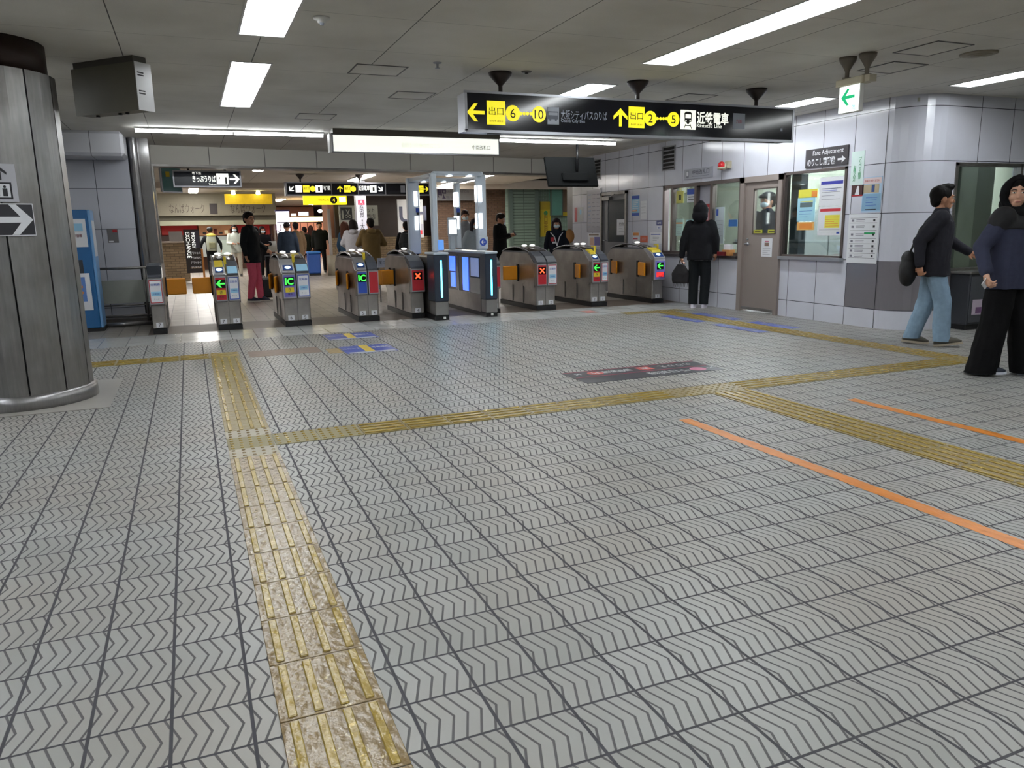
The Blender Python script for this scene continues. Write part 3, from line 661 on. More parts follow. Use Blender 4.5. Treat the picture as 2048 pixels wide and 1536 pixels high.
lathe_thing('sprinkler','small metal sprinkler head on the ceiling right of the ceiling hatch','sprinkler',(2.13,6.71,H),[(.04,0),(.03,-.008),(.012,-.012),(.01,-.04)],ALU,parts=[('deflector',[(.022,-.045),(.022,-.048)],ALU)])
lathe_thing('sprinkler','small dark round fitting on the ceiling right of the first sign mount','sprinkler',(3.02,6.82,H),[(.05,0),(.04,-.012),(.02,-.014)],STEELD,parts=[('ring',[(.02,-.012),(.015,-.022)],BLK)])
t=thing('round_vent','round metal ceiling vent at upper right','ceiling vent',(6.49,4.95,H))
for k,(r0,r1) in enumerate(((.15,.125),(.105,.085),(.065,.0))): obj('ring',MB().lathe((0,0,0),[(r0,0),(r0,-.008-.006*k),(r1,-.014-.006*k)]),M('vent_tan','#8b8270',.5,.3),t,True)
obj('throat',MB().lathe((0,0,0),[(.14,-.001),(.1,-.004)]),BLK,t,True)
# header beam across the end of the hall
hb=MB(); a0,a1=(-.62,13.85),(8.3,15.15)
d=Vector((a1[0]-a0[0],a1[1]-a0[1],0)).normalized(); nrm=Vector((-d.y,d.x,0))
Lh=(Vector(a1)-Vector(a0)).length
hm_=grid_mat('header_panels','#cfccc4','#d4d1c9','#6b6964',.9,5,.012,axes=(0,1),off=(.18,-2),rough=.6)
hbo=struct('trim_1',MB().box(0,Lh,0,.35,2.41,2.72),hm_); hbo.location=(a0[0],a0[1],0); hbo.rotation_euler=(0,0,math.atan2(d.y,d.x))
hb2=struct('trim_2',MB().box(0,Lh,-.012,.36,2.375,2.41),STEELD); hb2.location=hbo.location; hb2.rotation_euler=hbo.rotation_euler
# right wall (x = 7.7) with openings
WM=wall_mat('enamel_panels_long',1)
OPN=[(7.50,8.62,.83,1.975),(8.62,9.50,0,1.965),(9.50,11.58,.815,1.965),(12.76,13.76,0,1.955)]
def wall_x(x,y0,y1,z0,z1,ops,th=.12):
    ys=sorted({y0,y1}|{a for o in ops for a in o[:2]}); zs=sorted({z0,z1}|{a for o in ops for a in o[2:]}); w=MB()
    for a,b_ in zip(ys,ys[1:]):
        for c,d in zip(zs,zs[1:]):
            ym,zm=(a+b_)/2,(c+d)/2
            if any(o[0]<ym<o[1] and o[2]<zm<o[3] for o in ops): continue
            w.box(x,x+th,a,b_,c,d)
    return w
struct('wall_right',wall_x(7.70,6.93,15.04,0,H,OPN),WM)
# rounded corner panel + wall facing the hall
cur=MB(); pts=[]
for k in range(9):
    t_=k/8; a=PI-(PI/2)*t_*1.0
    pts.append((8.16+.46*math.cos(PI+PI/2*t_), 6.95+.42*math.sin(PI+PI/2*t_)))
WC=wall_mat('enamel_panels_corner',0); _c2=None
cur.prism([(p[0],p[1]) for p in pts]+[(p[0]+.08,p[1]+.1) for p in reversed(pts)],0,H,'z')
CM=M('enamel_plain','#b6b7c1',.16,var=.03,scale=2)
mt,nt,b,tc,P=newmat('enamel_curved'); j=((P[2]-.23).abs()).step(.003,.005)
for zz in (1.385,1.965,2.57): j=j.mx(((P[2]-zz).abs()).step(.003,.005))
c=mixc(nt,((P[2]-.525).abs()).step(.294,.295),'#cfd0db','#777378'); c=mixc(nt,j,c,'#3a3a44'); nt.links.new(c,b.inputs['Base Color']); b.inputs['Roughness'].default_value=.14; bump(nt,b,tnoise(nt,tc,1.2,1),.004)
struct('wall_corner',cur,mt,smooth=False)
struct('trim_3',MB().box(7.697,7.701,6.938,6.944,0,H),BLK)
def wall_y(y,x0,x1,z0,z1,ops,th=.12):
    xs_=sorted({x0,x1}|{a for o in ops for a in o[:2]}); zs=sorted({z0,z1}|{a for o in ops for a in o[2:]}); w=MB()
    for a,b_ in zip(xs_,xs_[1:]):
        for c,d in zip(zs,zs[1:]):
            xm,zm=(a+b_)/2,(c+d)/2
            if any(o[0]<xm<o[1] and o[2]<zm<o[3] for o in ops): continue
            w.box(a,b_,y,y+th,c,d)
    return w
struct('wall_right_end',wall_y(6.53,8.16,12,0,H,[(8.36,9.52,.68,1.95)]),WC)
# window in that wall
def win_frame(parent,a0,a1,z0,z1,fr,axis,pos,mat,dep=.08,name='window_frame'):
    f=MB()
    if axis=='x':
        for r_ in ((a0,a1,z0,z0+fr),(a0,a1,z1-fr,z1),(a0,a0+fr,z0,z1),(a1-fr,a1,z0,z1)): f.box(pos-.015,pos+dep,r_[0],r_[1],r_[2],r_[3])
    else:
        for r_ in ((a0,a1,z0,z0+fr),(a0,a1,z1-fr,z1),(a0,a0+fr,z0,z1),(a1-fr,a1,z0,z1)): f.box(r_[0],r_[1],pos-.015,pos+dep,r_[2],r_[3])
    return obj(name,f,mat,parent)
def sthing(name,label=None):
    o=bpy.data.objects.new(name,None); COL.objects.link(o); o['kind']='structure'
    if label: o['label']=label
    return o
w=sthing('window_1','office window on the wall facing the hall, right of the rounded corner'); win_frame(w,8.36,9.52,.68,1.95,.04,'y',6.53,STEELD); obj('pane',B(8.4,9.48,6.56,6.566,.72,1.91),GL,w)
obj('inner_post',B(8.42,8.56,6.60,6.72,.7,1.93),M('window_dark_post','#3b444b',.4),w)
w=sthing('window_2','long ticket office window with a fixed pane beside the steel door'); win_frame(w,7.50,8.62,.83,1.975,.035,'x',7.70,FRAME); obj('pane',B(7.73,7.736,7.54,8.58,.86,1.94),GL,w); obj('window_sill',B(7.64,7.74,7.48,8.62,.80,.84),ALU,w)
obj('inner_post',B(7.78,7.9,8.38,8.56,.86,1.94),M('window_dark_post','#3b444b',.4),w)
w=sthing('window_3','ticket office service window with a counter, behind the person in the black hoodie'); win_frame(w,9.50,11.58,.815,1.965,.05,'x',7.70,FRAME)
obj('mullion',MB().box(7.68,7.76,10.18,10.25,.83,1.95).box(7.69,7.77,10.62,10.68,.83,1.95).box(7.69,7.78,11.28,11.34,.83,1.95),FRAME,w)
obj('pane',B(7.73,7.736,9.55,10.18,.86,1.93),GL,w); obj('pane',B(7.75,7.756,10.68,11.28,.86,1.93),GL,w)
obj('half_blind',B(7.76,7.77,10.25,10.62,1.40,1.93),M('frosted_panel','#a9a8b4',.5),w)
obj('counter',B(7.63,7.95,9.52,11.56,.775,.82,bv=.008),M('counter_dark','#3a3436',.3),w)
# steel door with window
d_=sthing('door_1','beige steel office door with a glass upper half and a paper notice')
DM=M('door_beige_steel','#9d928d',.38,.35,.06,3,stretch=(1,1,.3))
obj('door_frame',MB().box(7.66,7.80,8.62,8.69,0,1.965).box(7.66,7.80,9.41,9.50,0,1.965).box(7.66,7.80,8.62,9.50,1.885,1.965),DM,d_)
dl=wall_x(7.70,8.69,9.41,.05,1.885,[(8.76,9.22,1.155,1.78)],.045); obj('door_leaf',dl,DM,d_)
obj('kick_rail',MB().box(7.685,7.70,8.69,9.41,.03,.07),STEEL,d_); obj('pane',B(7.715,7.72,8.76,9.22,1.155,1.78),GL,d_)
obj('glazing_bead',MB().box(7.692,7.70,8.745,9.235,1.14,1.157).box(7.692,7.70,8.745,9.235,1.778,1.795).box(7.692,7.70,8.745,8.762,1.14,1.795).box(7.692,7.70,9.218,9.235,1.14,1.795),FRAME,d_)
obj('door_handle',MB().cyl((7.70,9.33,1.0),(7.64,9.33,1.0),.012).cyl((7.645,9.33,1.0),(7.645,9.23,1.0),.010).cyl((7.70,9.33,1.0),(7.69,9.33,1.0),.028),ALU,d_,True); obj('lock_cylinder',MB().cyl((7.70,9.33,1.07),(7.685,9.33,1.07),.016),ALU,d_,True)
# far grey door
d_=sthing('door_2','grey door with dark window and pinned notice, far end of the tiled wall')
DM2=M('door_grey','#77777b',.4,.1); obj('door_frame',MB().box(7.66,7.80,12.76,12.82,0,1.955).box(7.66,7.80,13.70,13.76,0,1.955).box(7.66,7.80,12.76,13.76,1.90,1.955),STEELD,d_)
obj('door_leaf',wall_x(7.70,12.82,13.70,.02,1.90,[(12.84,13.52,1.0,1.80)],.045),DM2,d_); obj('pane',B(7.712,7.718,12.84,13.52,1.0,1.80),M('dark_pane','#4b5257',.12),d_)
obj('door_handle',MB().cyl((7.70,13.60,1.03),(7.64,13.60,1.03),.012).cyl((7.645,13.60,1.03),(7.645,13.5,1.03),.01),ALU,d_,True); obj('door_closer',MB().box(7.62,7.70,13.35,13.62,1.80,1.87).cyl((7.64,13.4,1.85),(7.6,13.1,1.9),.01),STEELD,d_)
# louvred vents high on the wall
def louvre(y0,y1,z0,z1,label):
    t=thing('wall_vent',label,'wall vent',(7.70,(y0+y1)/2,(z0+z1)/2),-PI/2,'louvred vents high on the tiled wall'); w_=(y1-y0)/2; h_=(z1-z0)/2
    f=MB()
    for a in ((-w_,w_,-h_,-h_+.02),(-w_,w_,h_-.02,h_),(-w_,-w_+.02,-h_,h_),(w_-.02,w_,-h_,h_)): f.box(a[0],a[1],-.012,0,a[2],a[3])
    obj('frame',f,ALU,t); obj('backing',B(-w_+.01,w_-.01,-.002,-.0005,-h_+.01,h_-.01),BLK,t)
    for k in range(5):
        z=-h_+.05+k*(2*h_-.07)/5; obj('slat',MB().prism([(-.012,z),(-.004,z+.022),(-.002,z+.022),(-.010,z)],-w_+.02,w_-.02,'x'),ALU,t)
louvre(13.79,14.17,2.22,2.62,'dark louvred wall vent right of the hanging monitor'); louvre(11.25,11.63,2.22,2.62,'dark louvred wall vent above the ticket office window')
# office interior behind the windows
OW=M('office_wall','#aeb4a3',.7,var=.05,scale=1.5)
struct('wall_office_back',MB().box(10.6,10.7,6.65,15,0,H).box(7.82,10.7,14.9,15,0,H).box(11.9,12,-6,6.53,0,H),OW)
struct('ceiling_office',MB().box(7.82,10.7,6.65,15,2.62,2.66),M('office_ceiling','#a5a79e',.7))
for k,(yy,xx) in enumerate(((8.2,9.2),(11.2,9.2))):
    t=thing('ceiling_light','fluorescent light inside the ticket office','ceiling light',(xx,yy,2.62),0,'office ceiling lights'); obj('housing',B(-.1,.1,-.6,.6,-.05,0),TRIM,t); obj('tube',MB().cyl((0,-.55,-.06),(0,.55,-.06),.03),M('office_tube','#eef3ff',.4,emit=460,var=.005),t,True)
t=thing('office_cabinet','pale cabinet inside the ticket office seen through the door window','cabinet',(10.2,9.6,0)); obj('body',B(-.35,.35,-.9,.9,0,1.5),M('cabinet_grey','#8f9796',.5),t)
for k in range(3): obj('door',B(-.37,-.35,-.88+.6*k,-.32+.6*k,.05,1.45),M('cabinet_grey2','#a0a8a6',.5),t)
t=thing('locker','tall pale green locker behind the office window right of the corner','locker',(9.36,7.5,0)); obj('body',B(-.55,.35,-.25,.25,0,2.3),M('locker_green','#99a193',.55,var=.03),t); obj('door',B(.36,.75,-.2,.25,0,2.2),M('locker_dark','#5f665f',.5),t)
t=thing('office_desk','office desk behind the long window with grey desktop','desk',(8.35,8.05,0)); obj('desktop',B(-.4,.4,-.75,.75,.70,.74),M('desk_grey','#7b817a',.5),t)
for a in (-.36,.36):
    for b2 in (-.7,.7): obj('leg',B(a-.02,a+.02,b2-.02,b2+.02,0,.7),STEELD,t)
tag(obj('monitor',MB().box(-.03,.03,-.2,.2,.05,.33).box(-.08,.08,-.1,.1,0,.02).box(-.01,.01,-.02,.02,0,.1),BLK,loc=(8.3,7.65,.74)),'dark monitor on the desk at the right end of the long office window','monitor')
# left wall, bulkhead and steel jamb
LW=grid_mat('grey_wall_panels','#b4b6c0','#bcbec8','#55575f',.46,.58,.008,axes=(0,2),off=(-.70,.23),rough=.25)
struct('wall_left',MB().box(-7,-.70,12.9,13.1,0,H),LW)
struct('wall_left_bulkhead',MB().box(-7,-.70,12.17,12.9,2.37,H,bv=.04),grid_mat('bulkhead_panels','#cbccd4','#d0d1d8','#6a6c74',.74,9,.008,axes=(0,1),off=(-1.11,-4),rough=.3))
struct('wall_left_return',MB().box(-7,-6.9,-6,13,0,H),LW); struct('wall_back',MB().box(-7,12,-6.1,-6,0,H),M('back_wall','#a9a9ab',.5))
struct('baseboard_left',MB().box(-1.2,-.60,12.45,12.9,0,.10),M('dark_granite','#4d4843',.4,var=.2,scale=20))
struct('trim_4',MB().cyl((-.63,12.95,0),(-.63,12.95,H),.07,n=20).box(-.58,-.42,13.0,13.6,0,H),steel('jamb_steel','#85858a',.2,(14,14,.6)))
struct('trim_5',MB().box(-.44,-.40,13.6,13.9,0,2.36),STEELD)
# big round column with steel cladding
ct=thing('column','large round column clad in vertical stainless panels with a brown upper band','column',(-1.33,7.07,0))
obj('core',MB().lathe((0,0,0),[(.45,.05),(.45,2.45)],40),BLK,ct)
NP=12
pm=steel('column_panel_steel','#77787b',.36,(5,5,.4))
for k in range(NP):
    a0_=2*PI*(k+.48)/NP+.012; a1_=2*PI*(k+1.48)/NP-.012; poly=[]
    for q in range(3): aa=a0_+(a1_-a0_)*q/2; poly.append((.502*math.cos(aa),.502*math.sin(aa)))
    for q in range(2,-1,-1): aa=a0_+(a1_-a0_)*q/2; poly.append((.47*math.cos(aa),.47*math.sin(aa)))
    obj('panel',MB().prism(poly,.11,2.47,'z'),pm,ct)
obj('upper_band',MB().lathe((0,0,0),[(.455,2.46),(.455,2.70)],48),M('brown_band','#33231d',.45,.2,.3,20,stretch=(1,1,10)),ct,True)
obj('base_ring',MB().lathe((0,0,0),[(.53,.0),(.525,.10),(.49,.12)],48),STEELV,ct,True)
struct('x',MB().box(-1.98,-.67,6.42,7.72,.001,.006),M('pad_stone','#9a9690',.35)); o=bpy.data.objects['x']; o.name='floor_pad'; o['kind']='structure'; o['label']='pale square floor pad round the foot of the column'
# column signs (bent plates on the front)
def curved(parent,name,a0,a1,z0,z1,r,mat,n=6,t=.003):
    poly=[(r*math.cos(a0+(a1-a0)*k/n),r*math.sin(a0+(a1-a0)*k/n)) for k in range(n+1)]+[((r-t)*math.cos(a0+(a1-a0)*k/n),(r-t)*math.sin(a0+(a1-a0)*k/n)) for k in range(n,-1,-1)]
    return obj(name,MB().prism(poly,z0,z1,'z'),mat,parent)
def onface(parent,th,r):  # flat plate frame on the column, at angle th
    e=parent; return Matrix.Rotation(th+PI/2,4,'Z')@Matrix.Translation((0,-r,0))
TH=R(-68)
sg=thing('direction_sign','white and dark arrow sign on the column pointing right','sign',(-1.33+.506*math.cos(TH),7.07+.506*math.sin(TH),1.41),TH+PI/2)
obj('panel',B(-.30,.12,-.008,.002,-.115,.115),PAPER,sg)
obj('dark_field',B(-.295,.115,-.0095,-.008,-.108,.108),M('sign_dark','#2d2c33',.35),sg)
arrow(sg,.232,-.005,0,PAPER,PI,-.012)
sg=thing('direction_sign','white lift sign on the column with an up arrow and standing figures','sign',(-1.33+.506*math.cos(TH),7.07+.506*math.sin(TH),1.66),TH+PI/2)
obj('panel',B(-.32,.04,-.008,.002,-.125,.14),M('sign_offwhite','#b5b5bd',.4),sg); arrow(sg,.095,-.06,.075,INK,-PI/2,-.010)
obj('icon_frame',MB().box(-.18,.005,-.0095,-.008,-.105,.012),INK,sg); obj('icon_field',B(-.168,-.007,-.0105,-.0095,-.093,0),PAPER,sg)
for k in range(3): obj('figure',MB().box(-.155+.05*k,-.125+.05*k,-.012,-.0105,-.085,-.03).prism([(-.14+.05*k+.010*math.cos(i),-.02+.010*math.sin(i)) for i in [j*PI/4 for j in range(8)]],-.012,-.0105,'y'),INK,sg)
# ceiling hung box left of the column
bx=thing('hanging_sign_box','dark ceiling hung box with silver slotted end beside the column','sign box',(-.50,7.42,H),math.atan2(-.52,.51))
obj('mount_rail',B(-.34,.34,-.02,.11,-.05,0),M('olive_dark','#55524a',.5),bx); obj('front_face',B(-.36,.36,-.03,-.02,-.42,-.05),M('olive_face','#6b675a',.45,var=.1),bx)
obj('case',B(-.355,.355,-.02,.125,-.415,-.05),M('case_tan','#6b6557',.5),bx)
ec=obj('end_cap',B(.355,.365,-.03,.13,-.42,-.05),M('bright_aluminium','#c9c9cb',.35,.3),bx)
for k,z in enumerate((-.13,-.15,-.27,-.29)): obj('slot',B(.365,.3665,-.012,.05,z-.005,z+.005),BLK,ec)
for a in (-.2,.06,.14): obj('bolt',MB().cyl((a,.05,-.415),(a,.05,-.43),.016),BLK,bx)
# -------- tactile paving
TY=tact_mat('tactile_yellow','#c2a84f','#b29f66','#6d5d34'); TB=tact_mat('tactile_worn','#b3a06c','#b8aa86','#6a5230'); TBAR=tact_mat('tactile_bar','#d1b256','#c5a850','#86702f')
def tact(label,x0,x1,y0,y1,along,base=TY,bar=TBAR,dots=False,step=.3,nb=4,group=None):
    t=thing('tactile_paving',label,'tactile paving',((x0+x1)/2,(y0+y1)/2,0),0,group); cx,cy=(x0+x1)/2,(y0+y1)/2; mb=MB(); bb=MB()
    L=(y1-y0) if along=='y' else (x1-x0); n=max(1,round(L/step)); s_=L/n; wd=(x1-x0) if along=='y' else (y1-y0)
    def bx_(m_,a0,a1,b0,b1,z0,z1,bv): 
        if along=='y': m_.box(b0,b1,a0,a1,z0,z1,bv)
        else: m_.box(a0,a1,b0,b1,z0,z1,bv)
    for k in range(n):
        a=-L/2+k*s_; bx_(mb,a+.002,a+s_-.002,-wd/2,wd/2,.0,.0045,.0015)
        if dots:
            m_=int(round(wd/.056)); mm=int(round(s_/.06))
            for i in range(mm):
                for j in range(m_):
                    q=(a+s_*(i+.5)/mm,-wd/2+wd*(j+.5)/m_); 
                    if along=='y': q=(q[1],q[0])
                    bb.cyl((q[0],q[1],.003),(q[0],q[1],.009),.0125,.009,8)
        else:
            for i in range(nb):
                w0=-wd/2+wd*(i+.5)/nb; bx_(bb,a+.012,a+s_-.012,w0-.0125,w0+.0125,.003,.0095,.003)
    obj('paving_base',mb,base,t); obj('raised_dots' if dots else 'raised_bars',bb,bar,t); return t
TB.node_tree.nodes['Principled BSDF'].inputs['Roughness'].default_value=.24; TBAR.node_tree.nodes['Principled BSDF'].inputs['Roughness'].default_value=.26
G='yellow tactile paving runs'
tact('worn beige and yellow barred tactile strip in the near left foreground',.106,.385,.15,4.55,'y',TB,group=G)
tact('pale dotted tactile tile just below the crossing of the left strips',.106,.385,4.55,4.745,'y',M('tactile_pale','#a89f8c',.55),TB,True,.2)
tact('dull yellow dotted tactile tiles where the left strip meets the long cross strip',.106,.93,4.745,5.03,'x',M('tactile_dull','#857b56',.55),TBAR,True)
tact('pale dotted tactile tile just above the crossing of the left strips',.106,.385,5.03,5.22,'y',M('tactile_pale','#a89f8c',.55),TB,True,.2)
tact('yellow barred tactile strip leading from the crossing up to the gates',.106,.385,5.22,8.56,'y',TY,group=G)
tact('thin yellow tactile strip running left behind the column',-3.2,.40,8.56,8.90,'x',TY,group=G)
tact('long yellow barred tactile strip crossing the hall left to right',.93,3.32,4.745,5.03,'x',TY,group=G)
tact('plain dotted yellow tactile tiles at the junction right of centre',3.32,3.99,4.745,5.03,'x',TY,TY,True)
tact('yellow barred tactile strip right of the junction towards the two walkers',3.99,6.46,4.745,5.03,'x',TY,group=G)
tact('yellow barred tactile strip running down to the right edge between orange tapes',3.63,3.98,.6,4.745,'y',TY,nb=5,group=G)
tact('dotted yellow tactile tiles at the feet of the woman in black',6.46,6.76,4.745,5.03,'x',TY,TY,True)
tact('yellow tactile strip along the ticket office wall',6.46,6.76,5.03,9.83,'y',TY,group=G)
tact('short yellow tactile strip in front of the rightmost gate',5.95,7.0,9.83,10.08,'x',TY,TY,True,group=G)
# -------- tapes and floor stickers
OT=M('orange_tape','#cc7a20',.32,var=.2,scale=22,bump=.6,stretch=(1,.4,1))
def tape(x,y0,y1,label):
    mb=MB(); n=int((y1-y0)/.05); vs=[];fs=[]
    for k in range(n+1):
        y=y0+(y1-y0)*k/n; e=.006*noise.noise(Vector((x*7,y*9,0))); e2=.006*noise.noise(Vector((x*9,y*11,5))); zz=.0015+.0012*abs(noise.noise(Vector((x,y*20,2))))
        vs+=[(x-.043+e,y,zz),(x+.043+e2,y,zz)]
        if k: i=2*k; fs.append((i-2,i-1,i+1,i))
    mb.add(vs,fs); tag(obj('floor_tape',mb,OT),label,'tape')
tape(2.97,.9,4.17,'orange floor tape running from the centre to the right edge, nearer one'); tape(4.41,1.2,4.12,'orange floor tape at right, the farther of the two')
def flat(parent,x0,x1,y0,y1,mat,z=.002,name='panel'): return obj(name,B(x0,x1,y0,y1,z-.0006,z+.0006),mat,parent)
SB=M('sticker_blue','#4455a4',.35,var=.15,scale=12)
t=thing('floor_sticker','black floor direction sticker with red line and pink and red circles','floor sticker',(3.67,5.78,0),0)
flat(t,-.70,.70,-.25,.25,M('sticker_black','#33333c',.3,var=.15)); flat(t,-.68,.68,-.005,.01,M('sticker_red','#a03e52',.4),.0032,'red_line'); flat(t,-.70,.70,.238,.25,M('sticker_red','#a03e52',.4),.0032,'red_line')
TW=M('sticker_white','#b9bcbe',.4)
def fdisc(p,r,x,y,mat,nm='disc'): return obj(nm,MB().prism([(x+r*math.cos(2*PI*i/24),y+r*math.sin(2*PI*i/24)) for i in range(24)],.0026,.0036,'z'),mat,p)
fdisc(t,.075,-.42,.13,M('sticker_redorange','#bb4a44',.4),'line_circle'); fdisc(t,.075,.50,-.12,M('sticker_pink','#bb6282',.4),'line_circle')
text(t,'M',.10,-.42,.13,TW,.0045,frame='f',rot=PI); text(t,'御堂筋線',.11,-.20,.13,TW,.0036,frame='f',rot=PI,width=.30)
flat(t,.02,.16,.06,.20,M('sticker_redorange','#bb4a44',.4),.0032,'red_square'); text(t,'南',.09,.09,.13,TW,.0045,frame='f',rot=PI); text(t,'のりかえ',.11,.42,.13,TW,.0036,frame='f',rot=PI,width=.34)
text(t,'千日前線',.12,.19,-.12,TW,.0036,frame='f',rot=PI,width=.42); text(t,'↗',.12,.64,-.12,TW,.0036,frame='f',rot=PI); text(t,'↙',.12,-.60,.13,TW,.0036,frame='f',rot=PI)
for (x0,x1,y0,y1,lb) in ((1.47,2.07,9.3,9.83,'blue and yellow floor sticker nearer the gates'),(1.46,2.02,8.12,8.69,'blue and yellow floor sticker farther from the gates')):
    t=thing('floor_sticker',lb,'floor sticker',((x0+x1)/2,(y0+y1)/2,0)); w_,l_=(x1-x0)/2,(y1-y0)/2
    flat(t,-w_,w_,-l_,l_,SB); flat(t,-.06,.04,-l_+.08,l_,M('sticker_yellow','#cdb04a',.4),.0032,'yellow_stripe'); flat(t,-w_+.03,w_-.03,-l_+.01,-l_+.08,TW,.0032,'white_edge')
    text(t,'ICカード',.12,-.17,.08,TW,.0036,frame='f',width=.2); text(t,'専用改札',.12,.16,.08,TW,.0036,frame='f',width=.2)
for (x0,x1,y0,y1,lb) in ((6.24,6.40,8.53,9.38,'blue floor strip left of the wall tactile strip, farther one'),(6.24,6.40,7.30,8.22,'blue floor strip left of the wall tactile strip, nearer one'),(6.80,6.98,8.50,9.44,'blue floor strip right of the wall tactile strip, farther one'),(6.80,6.98,7.39,8.18,'blue floor strip right of the wall tactile strip, nearer one')):
    t=thing('floor_sticker',lb,'floor sticker',((x0+x1)/2,(y0+y1)/2,0)); w_,l_=(x1-x0)/2,(y1-y0)/2; flat(t,-w_,w_,-l_,l_,SB); text(t,'あけてください',.07,0,0,TW,.0034,frame='f',rot=PI/2,width=l_*1.4)
tag(obj('worn_sticker',B(.49,1.24,8.42,8.84,.0008,.0018),M('worn_brown','#7d6a5c',.5,var=.35,scale=16)),'worn brown sticker residue on the floor right of the left tactile strip','floor sticker')
tag(obj('worn_sticker',B(1.30,1.44,8.25,8.62,.0008,.0018),M('worn_ochre','#9a8358',.5,var=.3,scale=16)),'small ochre worn patch left of the farther blue sticker','floor sticker')
tag(obj('floor_mark',B(5.55,5.75,10.35,10.62,.0008,.0018),M('worn_redmark','#a0605a',.5,var=.3)),'small faded red mark on the floor in front of the gates','floor mark')
# ------------------------------------------------------------------ ticket gates
SMOKE=M('smoked_cover','#3a332f',.15,.3,.2,4); GSTEEL=steel('gate_steel','#b3aca6',.30,(1,.6,12)); READER=M('reader_grey','#50535b',.3); PANELF=M('panel_frame','#a3a3a8',.35,.5)
DISP=M('display_black','#0c0f0c',.2); PLUM=M('reader_blue','#243f7c',.25)
def front(t,kind,x0,x1,y,z0,z1):
    """coloured instruction panel on the end of a gate half"""
    cx=(x0+x1)/2; w=(x1-x0)/2; f=obj('end_panel_frame',B(x0,x1,y-.012,y,z0,z1,bv=.004),PANELF,t)
    i0,i1=x0+.012,x1-.012; a,b_=z0+.02,z1-.02; yy=y-.0128
    base={'x':RED,'arrow':RED,'ic':VIO,'poster':BLUE,'posterr':RED,'red':RED,'icb':BLUE,'arrowv':VIO}[kind]
    obj('end_panel',B(i0,i1,yy-.001,yy,a,b_),base,f)
    if kind in('x','arrow','ic','icb','arrowv'):
        s=min(w*.85,.065); dz=b_-.02-s; obj('indicator',B(cx-s,cx+s,yy-.003,yy-.001,dz-s*.9,dz+s*.9),DISP,f)
        if kind=='x':
            for q in (PI/4,-PI/4): 
                c,sn=math.cos(q)*s*.8,math.sin(q)*s*.8; e=.010; obj('cross_mark',MB().prism([(cx-c-sn*.18,dz-sn+c*.18),(cx-c+sn*.18,dz-sn-c*.18),(cx+c+sn*.18,dz+sn-c*.18),(cx+c-sn*.18,dz+sn+c*.18)],yy-.0045,yy-.0032,'y'),LED_R,f)
        elif kind in('arrow','arrowv'): arrow(f,s*1.7,cx,dz,LED_G,0,yy-.004,'arrow_mark')
        else: text(f,'IC',s*1.9,cx,dz,LED_G,yy-.004,bold=.003)
        if kind in('arrow','ic','arrowv'):
            z2=dz-s-.05; 
            if kind!='arrowv': obj('yellow_label',B(cx-s*.9,cx+s*.9,yy-.0025,yy-.001,z2-.035,z2+.03),YEL,f); text(f,'き',.055,cx,z2,INK,yy-.004)
            else: obj('red_label',B(cx-s*1.1,cx+s*1.1,yy-.0025,yy-.001,z2-.07,z2+.01),M('led_redpanel','#e2302f',.4,emit=.5),f)
            text(f,'専用',.03,cx,z2-.06,INK,yy-.004)
    if kind in('poster','posterr'):
        obj('notice',B(i0+.008,i1-.008,yy-.0025,yy-.001,a+.01,b_-.01),PAPER,f)
        text(f,'定期券',.035,cx,b_-.06,BLUE,yy-.004,width=w*1.3); obj('blue_block',B(i0+.015,i1-.015,yy-.0035,yy-.0025,a+.09,a+.15),LBLUE,f); text(f,'入場専用',.02,cx,a+.12,BLUE,yy-.0045); text(f,'きっぷ',.022,cx,a+.05,GREYINK,yy-.004)
def flap(t,x,y,side,z0=.455,z1=.685,L=.27,ang=0,name='flap'):
    """orange barrier leaf hinged at (x,y); side +1 opens to +x"""
    th=ang; mb=MB(); mb.T=Matrix.Translation((x,y,0))@Matrix.Rotation(th,4,'Z')
    mb.box(min(0,side*L),max(0,side*L),-.013,.013,z0,z1,bv=.012); return obj(name,mb,ORG,t)
